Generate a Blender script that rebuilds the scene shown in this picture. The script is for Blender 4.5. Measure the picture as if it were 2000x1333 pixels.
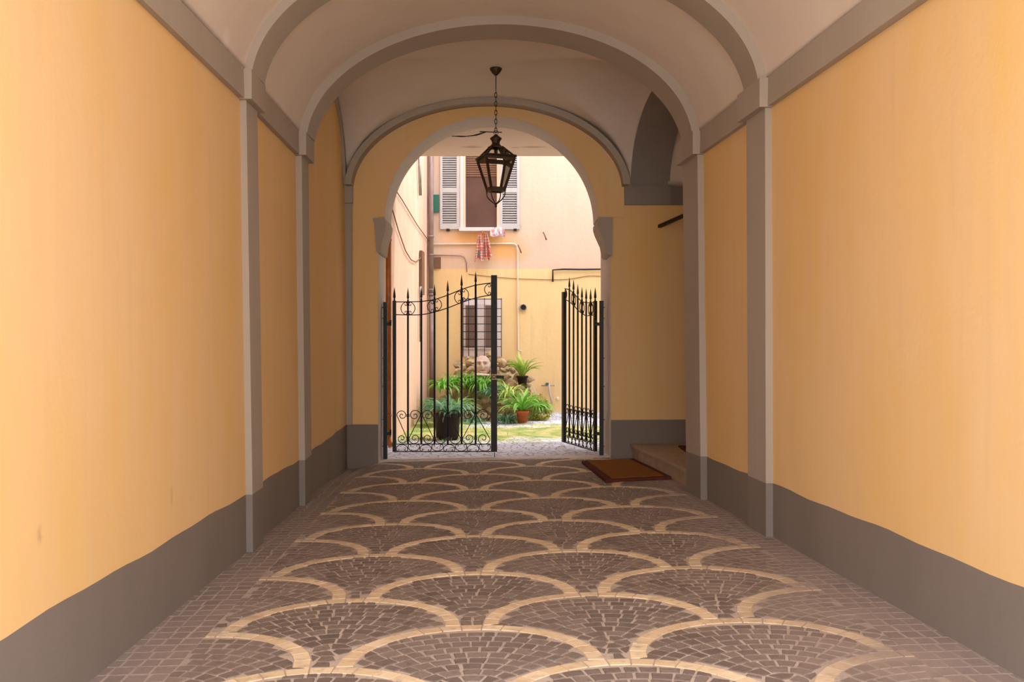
import bpy, math, random
from mathutils import Vector, Matrix
random.seed(7)
PI = math.pi
for o in list(bpy.data.objects):
    bpy.data.objects.remove(o, do_unlink=True)
scene = bpy.context.scene
COL = scene.collection

# ------------------------------------------------------------------ camera
F = 1944.0          # focal length in pixels of a 2000 px wide frame
HC = 1.55           # eye height
cam_d = bpy.data.cameras.new('camera')
cam_d.sensor_width = 36.0
cam_d.lens = 36.0 * F / 2000.0
cam_d.shift_y = 9.5 / 2000.0
cam_d.clip_start = 0.05
cam_d.clip_end = 200
cam = bpy.data.objects.new('camera', cam_d)
COL.objects.link(cam)
cam.location = (0, 0, HC)
cam.rotation_euler = (PI / 2, 0, 0)
scene.camera = cam

# ------------------------------------------------------------------ world, sun, exposure
world = bpy.data.worlds.new('world')
scene.world = world
world.use_nodes = True
wn = world.node_tree
wn.nodes.clear()
w_out = wn.nodes.new('ShaderNodeOutputWorld')
w_bg = wn.nodes.new('ShaderNodeBackground')
w_tc = wn.nodes.new('ShaderNodeTexCoord')
w_sep = wn.nodes.new('ShaderNodeSeparateXYZ')
w_ramp = wn.nodes.new('ShaderNodeValToRGB')
wn.links.new(w_tc.outputs['Generated'], w_sep.inputs[0])
wn.links.new(w_sep.outputs['Z'], w_ramp.inputs[0])
w_ramp.color_ramp.elements[0].position = 0.0
w_ramp.color_ramp.elements[0].color = (1.0, 0.92, 0.835, 1)
w_ramp.color_ramp.elements[1].position = 0.7
w_ramp.color_ramp.elements[1].color = (1.12, 1.22, 1.40, 1)
wn.links.new(w_ramp.outputs[0], w_bg.inputs[0])
w_bg.inputs[1].default_value = 3.0
wn.links.new(w_bg.outputs[0], w_out.inputs[0])

sun_d = bpy.data.lights.new('sun', 'SUN')
sun_d.energy = 1.6
sun_d.angle = math.radians(1.0)
sun_d.color = (1.0, 0.93, 0.82)
sun = bpy.data.objects.new('sun', sun_d)
COL.objects.link(sun)
SUN_DIR = Vector((-0.62, -0.16, -1.0)).normalized()
sun.rotation_euler = SUN_DIR.to_track_quat('-Z', 'Y').to_euler()
sun.location = (3, 18, 14)

vs = scene.view_settings
vs.view_transform = 'Standard'
vs.look = 'None'
vs.exposure = 0.50
vs.gamma = 1.0
vs.use_curve_mapping = False

# ------------------------------------------------------------------ helpers
def at(x, y, Y):
    """pixel of the 2000x1333 photograph at distance Y -> point in metres"""
    return Vector(((x - 1000.0) * Y / F, Y, HC - (y - 676.0) * Y / F))

def lerp(a, b, t):
    return a + (b - a) * t

def interp(tab, q):
    if q <= tab[0][0]:
        (a, va), (b, vb) = tab[0], tab[1]
    elif q >= tab[-1][0]:
        (a, va), (b, vb) = tab[-2], tab[-1]
    else:
        for i in range(len(tab) - 1):
            if tab[i][0] <= q <= tab[i + 1][0]:
                (a, va), (b, vb) = tab[i], tab[i + 1]
                break
    return va + (vb - va) * (q - a) / (b - a)

class MB:
    def __init__(s):
        s.v = []; s.f = []; s.m = []; s.s = []; s.c = []
    def face(s, idx, m=0, smooth=False, c=0.5):
        s.f.append(tuple(idx)); s.m.append(m); s.s.append(smooth); s.c.append(c)
    def verts(s, pts):
        b = len(s.v); s.v.extend([tuple(p) for p in pts]); return b
    def poly(s, pts, m=0, c=0.5):
        b = s.verts(pts); s.face(range(b, b + len(pts)), m, False, c)
    def hexa(s, p, m=0, c=0.5):
        """8 corners: 4 bottom (ccw), 4 top"""
        b = s.verts(p)
        for q in ((0, 3, 2, 1), (4, 5, 6, 7), (0, 1, 5, 4), (1, 2, 6, 5), (2, 3, 7, 6), (3, 0, 4, 7)):
            s.face([b + i for i in q], m, False, c)
    def box(s, x0, x1, y0, y1, z0, z1, m=0):
        s.hexa([(x0, y0, z0), (x1, y0, z0), (x1, y1, z0), (x0, y1, z0),
                (x0, y0, z1), (x1, y0, z1), (x1, y1, z1), (x0, y1, z1)], m)
    def bar(s, a, b, w, h, up=(0, 0, 1), m=0):
        a = Vector(a); b = Vector(b); d = (b - a).normalized(); up = Vector(up)
        sx = d.cross(up)
        if sx.length < 1e-4: sx = d.cross(Vector((1, 0, 0)))
        sx.normalize(); u = sx.cross(d).normalized()
        P = []
        for q in (a, b):
            P += [q - sx * w / 2 - u * h / 2, q + sx * w / 2 - u * h / 2, q + sx * w / 2 + u * h / 2, q - sx * w / 2 + u * h / 2]
        s.hexa(P, m)
    def tube(s, pts, r, n=8, m=0, closed=False, smooth=True):
        pts = [Vector(p) for p in pts]
        if not isinstance(r, (list, tuple)): r = [r] * len(pts)
        N = len(pts); nrm = None; b0 = len(s.v)
        for i, p in enumerate(pts):
            if closed: t = pts[(i + 1) % N] - pts[i - 1]
            else: t = pts[min(i + 1, N - 1)] - pts[max(i - 1, 0)]
            if t.length < 1e-9: t = Vector((0, 0, 1))
            t.normalize()
            if nrm is None:
                nrm = t.cross(Vector((0, 0, 1)))
                if nrm.length < 1e-3: nrm = t.cross(Vector((1, 0, 0)))
            nrm = nrm - t * nrm.dot(t)
            if nrm.length < 1e-6: nrm = t.orthogonal()
            nrm.normalize(); bn = t.cross(nrm)
            for k in range(n):
                a = 2 * PI * k / n
                s.v.append(tuple(p + (nrm * math.cos(a) + bn * math.sin(a)) * r[i]))
        for i in range(N if closed else N - 1):
            j = (i + 1) % N
            for k in range(n):
                l = (k + 1) % n
                s.face((b0 + i * n + k, b0 + i * n + l, b0 + j * n + l, b0 + j * n + k), m, smooth)
        if not closed:
            s.face([b0 + k for k in range(n - 1, -1, -1)], m)
            s.face([b0 + (N - 1) * n + k for k in range(n)], m)
    def lathe(s, prof, c=(0, 0, 0), n=20, m=0, rot=0, smooth=True, axis='z'):
        b0 = len(s.v); c = Vector(c)
        for (r, z) in prof:
            for k in range(n):
                a = 2 * PI * k / n + rot
                p = Vector((r * math.cos(a), r * math.sin(a), z))
                if axis == 'y': p = Vector((p.x, p.z, p.y))
                s.v.append(tuple(c + p))
        for i in range(len(prof) - 1):
            for k in range(n):
                l = (k + 1) % n
                s.face((b0 + i * n + k, b0 + i * n + l, b0 + (i + 1) * n + l, b0 + (i + 1) * n + k), m, smooth)
        s.face([b0 + k for k in range(n - 1, -1, -1)], m)
        s.face([b0 + (len(prof) - 1) * n + k for k in range(n)], m)
    def prism(s, pts, d, m=0):
        """planar outline pts extruded by vector d"""
        d = Vector(d); n = len(pts)
        a = s.verts(pts); b = s.verts([Vector(p) + d for p in pts])
        s.face([a + i for i in range(n - 1, -1, -1)], m); s.face([b + i for i in range(n)], m)
        for i in range(n):
            j = (i + 1) % n
            s.face((a + i, a + j, b + j, b + i), m)
    def grid(s, rows, m=0, smooth=True, mats=None):
        nr = len(rows); nc = len(rows[0]); b = len(s.v)
        for r in rows: s.v.extend([tuple(p) for p in r])
        for i in range(nr - 1):
            for j in range(nc - 1):
                mm = mats(i, j) if mats else m
                s.face((b + i * nc + j, b + i * nc + j + 1, b + (i + 1) * nc + j + 1, b + (i + 1) * nc + j), mm, smooth)
    def build(s, name, mats, parent=None, loc=None):
        me = bpy.data.meshes.new(name)
        me.from_pydata(s.v, [], s.f)
        if not isinstance(mats, (list, tuple)): mats = [mats]
        for mt in mats: me.materials.append(mt)
        me.polygons.foreach_set('material_index', s.m)
        me.polygons.foreach_set('use_smooth', s.s)
        at_ = me.attributes.new('tone', 'FLOAT', 'FACE')
        at_.data.foreach_set('value', s.c)
        me.update()
        import bmesh
        bm = bmesh.new(); bm.from_mesh(me)
        bmesh.ops.recalc_face_normals(bm, faces=bm.faces)
        bm.to_mesh(me); bm.free()
        ob = bpy.data.objects.new(name, me)
        COL.objects.link(ob)
        if parent: ob.parent = parent
        if loc: ob.location = loc
        return ob

def thing(name, label, cat, loc=(0, 0, 0), rz=0, group=None):
    o = bpy.data.objects.new(name, None)
    COL.objects.link(o)
    o.empty_display_size = 0.1
    o.location = loc; o.rotation_euler = (0, 0, rz)
    o['label'] = label; o['category'] = cat
    if group: o['group'] = group
    return o

def tag(o, label, cat, group=None, kind=None):
    o['label'] = label; o['category'] = cat
    if group: o['group'] = group
    if kind: o['kind'] = kind
    return o

def struct(o, label=None, cat=None):
    o['kind'] = 'structure'
    if label: o['label'] = label
    if cat: o['category'] = cat
    return o

# ------------------------------------------------------------------ materials
def new_mat(name):
    m = bpy.data.materials.new(name); m.use_nodes = True
    nt = m.node_tree; nt.nodes.clear()
    out = nt.nodes.new('ShaderNodeOutputMaterial')
    bs = nt.nodes.new('ShaderNodeBsdfPrincipled')
    nt.links.new(bs.outputs[0], out.inputs[0])
    return m, nt, bs, out

def N(nt, t, **kw):
    n = nt.nodes.new(t)
    for k, v in kw.items(): setattr(n, k, v)
    return n

def mixc(nt, a, b, f, mode='MIX'):
    n = nt.nodes.new('ShaderNodeMix'); n.data_type = 'RGBA'; n.blend_type = mode
    for k, v in ((0, f), (6, a), (7, b)):
        if isinstance(v, (int, float)): n.inputs[k].default_value = v
        elif isinstance(v, (tuple, list)): n.inputs[k].default_value = (v[0], v[1], v[2], 1)
        else: nt.links.new(v, n.inputs[k])
    return n.outputs[2]

def pos_noise(nt, scale, stretch=(1, 1, 1), detail=4, rough=0.55):
    g = N(nt, 'ShaderNodeNewGeometry'); mp = N(nt, 'ShaderNodeMapping')
    mp.inputs['Scale'].default_value = stretch
    nt.links.new(g.outputs['Position'], mp.inputs[0])
    no = N(nt, 'ShaderNodeTexNoise')
    no.inputs['Scale'].default_value = scale; no.inputs['Detail'].default_value = detail
    no.inputs['Roughness'].default_value = rough
    nt.links.new(mp.outputs[0], no.inputs[0])
    return no.outputs[0]

def ramp(nt, f, lo, hi):
    r = N(nt, 'ShaderNodeMapRange'); r.inputs[1].default_value = lo; r.inputs[2].default_value = hi
    r.clamp = True
    nt.links.new(f, r.inputs[0]); return r.outputs[0]

def plaster(name, col, col2=None, rough=0.9, blotch=0.35, streak=0.25, bump=0.15, spots=(), spotcol=(0.4, 0.28, 0.2), spotamt=0.5):
    m, nt, bs, out = new_mat(name)
    col2 = col2 or tuple(c * 0.85 for c in col)
    a = pos_noise(nt, 1.3, (1, 1, 0.35), 5)
    c = mixc(nt, col, col2, ramp(nt, a, 0.42, 0.72))
    b = pos_noise(nt, 9, (1, 1, 0.08), 3)
    c = mixc(nt, c, tuple(x * (1 - streak * 0.5) for x in col), ramp(nt, b, 0.52, 0.8))
    for (p, rr, st) in spots:
        g = N(nt, 'ShaderNodeNewGeometry')
        vm = N(nt, 'ShaderNodeVectorMath', operation='SUBTRACT'); vm.inputs[1].default_value = p
        nt.links.new(g.outputs['Position'], vm.inputs[0])
        vs_ = N(nt, 'ShaderNodeVectorMath', operation='MULTIPLY'); vs_.inputs[1].default_value = st
        nt.links.new(vm.outputs[0], vs_.inputs[0])
        ln = N(nt, 'ShaderNodeVectorMath', operation='LENGTH'); nt.links.new(vs_.outputs[0], ln.inputs[0])
        nn = pos_noise(nt, 30, (1, 1, 1), 4)
        ad = N(nt, 'ShaderNodeMath', operation='MULTIPLY_ADD'); ad.inputs[1].default_value = rr * 0.9
        nt.links.new(nn, ad.inputs[0]); nt.links.new(ln.outputs['Value'], ad.inputs[2])
        r = N(nt, 'ShaderNodeMapRange'); r.inputs[1].default_value = rr * 1.5; r.inputs[2].default_value = rr * 0.7
        r.inputs[3].default_value = 0; r.inputs[4].default_value = spotamt
        nt.links.new(ad.outputs[0], r.inputs[0])
        c = mixc(nt, c, spotcol, r.outputs[0])
    nt.links.new(c, bs.inputs['Base Color'])
    bs.inputs['Roughness'].default_value = rough
    bs.inputs['Specular IOR Level'].default_value = 0.25
    bp = N(nt, 'ShaderNodeBump'); bp.inputs['Strength'].default_value = bump; bp.inputs['Distance'].default_value = 0.02
    h = pos_noise(nt, 14, (1, 1, 1), 6, 0.6)
    nt.links.new(h, bp.inputs['Height']); nt.links.new(bp.outputs[0], bs.inputs['Normal'])
    return m

def simple(name, col, rough=0.6, metal=0.0, spec=0.5, var=0.0, scale=20, bump=0.0):
    m, nt, bs, out = new_mat(name)
    bs.inputs['Roughness'].default_value = rough
    bs.inputs['Metallic'].default_value = metal
    bs.inputs['Specular IOR Level'].default_value = spec
    a = pos_noise(nt, scale, (1, 1, 1), 4)
    c = mixc(nt, col, tuple(x * (1 - var) for x in col), ramp(nt, a, 0.35, 0.65))
    nt.links.new(c, bs.inputs['Base Color'])
    if bump:
        bp = N(nt, 'ShaderNodeBump'); bp.inputs['Strength'].default_value = bump; bp.inputs['Distance'].default_value = 0.01
        nt.links.new(a, bp.inputs['Height']); nt.links.new(bp.outputs[0], bs.inputs['Normal'])
    return m

def stone_tone(name, c0, c1, rough=0.75, nscale=30, dust=(0.35, 0.27, 0.23), dustamt=0.35, spec=0.4, dscale=1.3, edge=False):
    m, nt, bs, out = new_mat(name)
    at_ = N(nt, 'ShaderNodeAttribute'); at_.attribute_name = 'tone'
    c = mixc(nt, c0, c1, at_.outputs['Fac'])
    a = pos_noise(nt, nscale, (1, 1, 1), 5)
    c = mixc(nt, c, tuple(x * 0.6 for x in c0), ramp(nt, a, 0.5, 0.8))
    b = pos_noise(nt, dscale, (1, 1, 1), 4)
    r = N(nt, 'ShaderNodeMath', operation='MULTIPLY'); r.inputs[1].default_value = dustamt
    nt.links.new(ramp(nt, b, 0.4, 0.7), r.inputs[0])
    c = mixc(nt, c, dust, r.outputs[0])
    if edge:      # film of trodden dust that lies along the two walls
        g = N(nt, 'ShaderNodeNewGeometry'); sx = N(nt, 'ShaderNodeSeparateXYZ'); nt.links.new(g.outputs['Position'], sx.inputs[0])
        rr_ = N(nt, 'ShaderNodeMapRange', interpolation_type='SMOOTHSTEP'); rr_.inputs[1].default_value = 0.9; rr_.inputs[2].default_value = 2.0; rr_.inputs[4].default_value = 0.88
        nt.links.new(sx.outputs['X'], rr_.inputs[0])
        ll_ = N(nt, 'ShaderNodeMapRange', interpolation_type='SMOOTHSTEP'); ll_.inputs[1].default_value = -1.1; ll_.inputs[2].default_value = -1.9; ll_.inputs[4].default_value = 0.5
        nt.links.new(sx.outputs['X'], ll_.inputs[0])
        mm = N(nt, 'ShaderNodeMath', operation='ADD'); nt.links.new(rr_.outputs[0], mm.inputs[0]); nt.links.new(ll_.outputs[0], mm.inputs[1])
        nn = ramp(nt, pos_noise(nt, 2.2, (1, 1, 1), 5), 0.25, 0.6)
        mq = N(nt, 'ShaderNodeMath', operation='MULTIPLY'); nt.links.new(mm.outputs[0], mq.inputs[0]); nt.links.new(nn, mq.inputs[1])
        c = mixc(nt, c, (0.315, 0.238, 0.20), mq.outputs[0])
    nt.links.new(c, bs.inputs['Base Color'])
    bs.inputs['Roughness'].default_value = rough
    bs.inputs['Specular IOR Level'].default_value = spec
    bp = N(nt, 'ShaderNodeBump'); bp.inputs['Strength'].default_value = 0.4; bp.inputs['Distance'].default_value = 0.006
    nt.links.new(a, bp.inputs['Height']); nt.links.new(bp.outputs[0], bs.inputs['Normal'])
    return m

YEL = (0.845, 0.565, 0.285); YEL2 = (0.84, 0.53, 0.185)
M = {}
M['yellow'] = plaster('yellow_plaster', YEL, YEL2, spots=[
    ((1.98, 6.85, 0.62), 0.035, (1, 0.8, 0.6)), ((2.1, 5.9, 1.35), 0.05, (1, 0.8, 1.2)),
    ((-2.0, 5.9, 0.66), 0.03, (1, 1, 0.25)), ((-2.0, 7.1, 0.62), 0.02, (1, 1, 0.5)),
    ((-2.0, 4.2, 0.75), 0.03, (1, 1, 0.6)), ((2.15, 5.2, 0.9), 0.03, (1, 1, 0.4))],
    spotcol=(0.45, 0.27, 0.14), spotamt=0.45, bump=0.12, streak=0.10)
M['dado'] = plaster('grey_dado_paint', (0.238, 0.198, 0.170), (0.208, 0.172, 0.146), rough=0.65, streak=0.1, bump=0.12,
    spots=[((2.05, 5.5, 0.3), 0.03, (1, 1, 0.5))], spotcol=(0.33, 0.29, 0.26), spotamt=0.4)
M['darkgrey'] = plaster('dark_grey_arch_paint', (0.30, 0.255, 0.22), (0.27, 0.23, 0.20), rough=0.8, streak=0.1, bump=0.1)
M['grey'] = plaster('grey_trim_paint', (0.44, 0.375, 0.31), (0.40, 0.34, 0.275), rough=0.8, streak=0.12, bump=0.1)
M['vault'] = plaster('vault_plaster', (0.79, 0.68, 0.585), (0.74, 0.62, 0.52), rough=0.9, streak=0.05, bump=0.12,
    spots=[((-2.0, 7.05, 3.70), 0.09, (1, 0.8, 0.8)), ((-1.85, 7.1, 3.80), 0.06, (1, 1, 0.8)),
           ((-1.3, 6.3, 4.45), 0.05, (1, 1, 1))], spotcol=(0.92, 0.84, 0.74), spotamt=0.7)
M['outer_ceiling'] = plaster('outer_ceiling_plaster', (0.79, 0.66, 0.59), (0.76, 0.62, 0.54), streak=0.05, bump=0.15,
    spots=[((-0.64, 15.75, 4.70), 0.11, (0.55, 1, 1)), ((0.33, 15.75, 4.70), 0.10, (0.4, 1, 1)), ((0.05, 15.8, 4.70), 0.05, (0.5, 1, 1))], spotcol=(0.42, 0.32, 0.26), spotamt=0.8)
M['reveal'] = plaster('pale_reveal_plaster', (0.66, 0.60, 0.57), (0.60, 0.54, 0.50), streak=0.2, bump=0.12)
M['pink'] = plaster('courtyard_pink_plaster', (0.80, 0.54, 0.41), (0.74, 0.44, 0.30), streak=0.35, bump=0.3)
M['cream'] = plaster('facade_cream_plaster', (0.74, 0.575, 0.45), (0.74, 0.53, 0.385), streak=0.15, bump=0.2,
    spots=[((-0.7, 21.0, 3.82), 0.22, (0.22, 1, 1.0)), ((-0.2, 21.0, 3.55), 0.2, (0.3, 1, 0.6))], spotcol=(0.80, 0.46, 0.17), spotamt=0.9)
M['fyellow'] = plaster('facade_yellow_plaster', (0.88, 0.68, 0.36), (0.86, 0.61, 0.30), streak=0.25, bump=0.2)
M['iron'] = simple('black_wrought_iron', (0.018, 0.015, 0.014), 0.5, 0.3, 0.5, 0.3, 40, 0.1)
M['bronze'] = simple('dark_bronze_paint', (0.085, 0.052, 0.033), 0.45, 0.6, 0.5, 0.3, 40)
M['copper'] = simple('copper_coloured_pipe', (0.55, 0.19, 0.05), 0.45, 0.3, 0.5, 0.3, 8)
M['greypipe'] = simple('brown_grey_pipe', (0.33, 0.24, 0.21), 0.5, 0.1, 0.4, 0.2, 6)
M['whitepipe'] = simple('cream_painted_pipe', (0.85, 0.72, 0.58), 0.6, 0, 0.4, 0.1, 6)
M['cable'] = simple('brown_cable', (0.20, 0.12, 0.075), 0.7, 0, 0.3, 0.1, 6)
M['shutter'] = simple('pale_grey_shutter_paint', (0.55, 0.56, 0.56), 0.6, 0, 0.4, 0.08, 6)
M['gapshade'] = simple('shutter_gap_shade', (0.30, 0.29, 0.275), 0.8, 0, 0.2, 0.1, 6)  # shade between the slats, put in as colour
M['white'] = simple('white_window_paint', (0.78, 0.72, 0.72), 0.6, 0, 0.4, 0.08, 6)
M['interior'] = simple('dark_room_interior', (0.13, 0.07, 0.05), 0.8, 0, 0.3, 0.2, 3)
M['blind'] = simple('brown_slatted_blind', (0.22, 0.12, 0.07), 0.7, 0, 0.3, 0.2, 5)
M['travertine'] = stone_tone('travertine_band', (0.70, 0.51, 0.31), (0.84, 0.66, 0.44), 0.6, 18, (0.48, 0.33, 0.22), 0.5, edge=True)
M['cobble'] = stone_tone('porphyry_cobble', (0.145, 0.105, 0.084), (0.25, 0.188, 0.152), 0.62, 45, (0.26, 0.19, 0.155), 0.4, edge=True)
M['sett'] = stone_tone('dusty_sett', (0.20, 0.148, 0.125), (0.27, 0.20, 0.168), 0.7, 45, (0.32, 0.24, 0.20), 0.5, edge=True)
M['grout'] = stone_tone('mortar_joint', (0.52, 0.415, 0.335), (0.52, 0.415, 0.335), 0.9, 25, (0.30, 0.22, 0.17), 0.5, edge=True)
M['threshold'] = stone_tone('threshold_stone', (0.70, 0.63, 0.59), (0.76, 0.70, 0.65), 0.7, 12, (0.4, 0.34, 0.3), 0.3)
M['step'] = stone_tone('step_stone', (0.42, 0.31, 0.215), (0.46, 0.35, 0.25), 0.6, 10, (0.33, 0.24, 0.17), 0.5)
M['mat_centre'] = simple('coir_orange_brown', (0.30, 0.115, 0.022), 0.95, 0, 0.1, 0.3, 60, 0.6)
M['mat_border'] = simple('coir_dark_red', (0.13, 0.035, 0.022), 0.95, 0, 0.1, 0.3, 60, 0.6)
M['terracotta'] = simple('terracotta', (0.55, 0.14, 0.05), 0.8, 0, 0.3, 0.25, 14, 0.2)
M['blackpot'] = simple('dark_brown_pot', (0.03, 0.018, 0.014), 0.7, 0, 0.3, 0.3, 10, 0.2)
M['soil'] = simple('soil', (0.06, 0.04, 0.028), 0.95, 0, 0.1, 0.3, 50, 0.6)
M['rock'] = stone_tone('tufa_rock', (0.42, 0.27, 0.16), (0.62, 0.45, 0.30), 0.9, 9, (0.30, 0.28, 0.09), 0.75, dscale=5)
M['mask'] = simple('carved_stone', (0.74, 0.56, 0.46), 0.85, 0, 0.3, 0.3, 14, 0.5)
M['greenbox'] = simple('green_enamel', (0.02, 0.16, 0.11), 0.5, 0, 0.4, 0.1, 6)
M['steel'] = simple('galvanised_metal', (0.40, 0.38, 0.36), 0.4, 0.7, 0.5, 0.2, 20)
M['brass'] = simple('worn_brass', (0.55, 0.38, 0.20), 0.5, 0.4, 0.5, 0.2, 30)
M['blue'] = simple('green_blue_tap', (0.03, 0.11, 0.13), 0.5, 0, 0.4, 0.1, 6)
M['hose'] = simple('pale_hose', (0.62, 0.58, 0.52), 0.5, 0, 0.4, 0.1, 6)
def leafmat(name, c, c2):
    m, nt, bs, out = new_mat(name)
    at_ = N(nt, 'ShaderNodeAttribute'); at_.attribute_name = 'tone'
    col = mixc(nt, c, c2, at_.outputs['Fac'])
    nt.links.new(col, bs.inputs['Base Color'])
    bs.inputs['Roughness'].default_value = 0.45
    tr = N(nt, 'ShaderNodeBsdfTranslucent'); nt.links.new(col, tr.inputs[0])
    mx = N(nt, 'ShaderNodeMixShader'); mx.inputs[0].default_value = 0.3
    nt.links.new(bs.outputs[0], mx.inputs[1]); nt.links.new(tr.outputs[0], mx.inputs[2])
    nt.links.new(mx.outputs[0], out.inputs[0])
    return m
M['leaf'] = leafmat('bright_green_leaf', (0.10, 0.33, 0.03), (0.30, 0.60, 0.10))
M['leafdark'] = leafmat('blue_green_leaf', (0.06, 0.22, 0.08), (0.26, 0.46, 0.30))
M['leafyellow'] = leafmat('yellow_green_leaf', (0.22, 0.44, 0.04), (0.60, 0.68, 0.16))
M['moss'] = leafmat('moss', (0.22, 0.30, 0.03), (0.50, 0.46, 0.06))
# thin glass
m, nt, bs, out = new_mat('lantern_glass')
tp = N(nt, 'ShaderNodeBsdfTransparent'); tp.inputs[0].default_value = (0.985, 0.97, 0.94, 1)
gl = N(nt, 'ShaderNodeBsdfGlossy'); gl.inputs['Roughness'].default_value = 0.08
mx = N(nt, 'ShaderNodeMixShader'); fr = N(nt, 'ShaderNodeFresnel'); fr.inputs[0].default_value = 1.45
nt.links.new(fr.outputs[0], mx.inputs[0]); nt.links.new(tp.outputs[0], mx.inputs[1]); nt.links.new(gl.outputs[0], mx.inputs[2])
nt.links.new(mx.outputs[0], out.inputs[0]); M['glass'] = m
m, nt, bs, out = new_mat('dark_window_glass')
bs.inputs['Base Color'].default_value = (0.17, 0.11, 0.085, 1); bs.inputs['Roughness'].default_value = 0.45
M['pane'] = m
# towel
def towel(name, c1, c2, c3, c4, sc):
    m, nt, bs, out = new_mat(name)
    g = N(nt, 'ShaderNodeNewGeometry')
    sp = N(nt, 'ShaderNodeSeparateXYZ'); nt.links.new(g.outputs['Position'], sp.inputs[0])
    w = N(nt, 'ShaderNodeTexWave', wave_type='BANDS', bands_direction='Z'); w.inputs['Scale'].default_value = sc
    w.inputs['Distortion'].default_value = 3.0; nt.links.new(g.outputs['Position'], w.inputs[0])
    v = N(nt, 'ShaderNodeTexVoronoi'); v.inputs['Scale'].default_value = 14; nt.links.new(g.outputs['Position'], v.inputs[0])
    c = mixc(nt, c1, c2, ramp(nt, w.outputs['Fac'], 0.45, 0.55))
    c = mixc(nt, c, c3, ramp(nt, pos_noise(nt, 9, (1, 1, 1), 2), 0.52, 0.56))
    c = mixc(nt, c, c4, ramp(nt, pos_noise(nt, 13, (1, 1, 0.7), 2), 0.60, 0.63))
    nt.links.new(c, bs.inputs['Base Color']); bs.inputs['Roughness'].default_value = 0.9
    return m
M['towel_red'] = towel('patterned_red_towel', (0.55, 0.16, 0.13), (0.62, 0.46, 0.38), (0.58, 0.13, 0.10), (0.22, 0.28, 0.25), 5.5)
M['towel_pink'] = towel('patterned_pink_towel', (0.80, 0.62, 0.66), (0.85, 0.78, 0.76), (0.78, 0.42, 0.45), (0.35, 0.28, 0.42), 3.0)
# courtyard paving: grey cobbles in patches of moss
m, nt, bs, out = new_mat('courtyard_paving')
g = N(nt, 'ShaderNodeNewGeometry')
v = N(nt, 'ShaderNodeTexVoronoi', feature='DISTANCE_TO_EDGE'); v.inputs['Scale'].default_value = 8.5
nt.links.new(g.outputs['Position'], v.inputs[0])
v2 = N(nt, 'ShaderNodeTexVoronoi'); v2.inputs['Scale'].default_value = 8.5; nt.links.new(g.outputs['Position'], v2.inputs[0])
c = mixc(nt, (0.58, 0.59, 0.67), (0.80, 0.80, 0.88), v2.outputs['Color'])
c = mixc(nt, (0.16, 0.15, 0.13), c, ramp(nt, v.outputs['Distance'], 0.0, 0.09))
sp = N(nt, 'ShaderNodeSeparateXYZ'); nt.links.new(g.outputs['Position'], sp.inputs[0])
# moss grows thickest in the strip 15.8 - 19 m and along the left wall
up = N(nt, 'ShaderNodeMapRange'); up.inputs[1].default_value = 14.4; up.inputs[2].default_value = 16.9
nt.links.new(sp.outputs['Y'], up.inputs[0])
dn = N(nt, 'ShaderNodeMapRange'); dn.inputs[1].default_value = 20.0; dn.inputs[2].default_value = 17.8
nt.links.new(sp.outputs['Y'], dn.inputs[0])
lf = N(nt, 'ShaderNodeMapRange'); lf.inputs[1].default_value = 0.3; lf.inputs[2].default_value = -1.2
nt.links.new(sp.outputs['X'], lf.inputs[0])
mxm = N(nt, 'ShaderNodeMath', operation='MAXIMUM'); nt.links.new(dn.outputs[0], mxm.inputs[0]); nt.links.new(lf.outputs[0], mxm.inputs[1])
mu = N(nt, 'ShaderNodeMath', operation='MULTIPLY'); nt.links.new(up.outputs[0], mu.inputs[0]); nt.links.new(mxm.outputs[0], mu.inputs[1])
nz = pos_noise(nt, 1.6, (1, 0.8, 1), 6, 0.65)
ad = N(nt, 'ShaderNodeMath', operation='MULTIPLY_ADD'); ad.inputs[1].default_value = 0.62
nt.links.new(mu.outputs[0], ad.inputs[0]); nt.links.new(nz, ad.inputs[2])
mossmask = ramp(nt, ad.outputs[0], 0.84, 1.04)
mc = mixc(nt, (0.20, 0.30, 0.05), (0.56, 0.48, 0.20), ramp(nt, pos_noise(nt, 3.2, (1, 1, 1), 5), 0.4, 0.62))
c = mixc(nt, c, mc, mossmask)
nt.links.new(c, bs.inputs['Base Color']); bs.inputs['Roughness'].default_value = 0.85
bp = N(nt, 'ShaderNodeBump'); bp.inputs['Strength'].default_value = 0.6; bp.inputs['Distance'].default_value = 0.02
nt.links.new(ramp(nt, v.outputs['Distance'], 0.0, 0.12), bp.inputs['Height']); nt.links.new(bp.outputs[0], bs.inputs['Normal'])
M['courtyard'] = m

# ------------------------------------------------------------------ plan of the passage
YB = 13.40                       # front face of the far wall
Y0 = 1.9                         # mouth of the passage on the street
LB = [(Y0, -1.947), (3.84, -1.976), (7.63, -2.033), (9.855, -2.104), (13.4, -2.217)]    # left wall, at the floor
LT = [(Y0, -2.02), (5.4, -2.055), (7.63, -2.085), (9.855, -2.144), (13.4, -2.247)]      # left wall, at the cornice
RB = [(Y0, 2.49), (4.489, 2.309), (7.875, 2.066), (9.8, 1.925)]
RT = [(Y0, 2.55), (5.452, 2.274), (7.875, 2.055), (9.8, 1.885), (13.4, 1.58)]
ZC0, ZC1 = 3.435, 3.665          # cornice bottom and top
RISE = 1.145
def xl(Y, Z): return lerp(interp(LB, Y), interp(LT, Y), max(0, min(1, Z / 3.45)))
def xr(Y, Z): return lerp(interp(RB, Y), interp(RT, Y), max(0, min(1, Z / 3.45)))
def sm(t):
    t = max(0, min(1, t)); return t * t * (3 - 2 * t)
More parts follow.
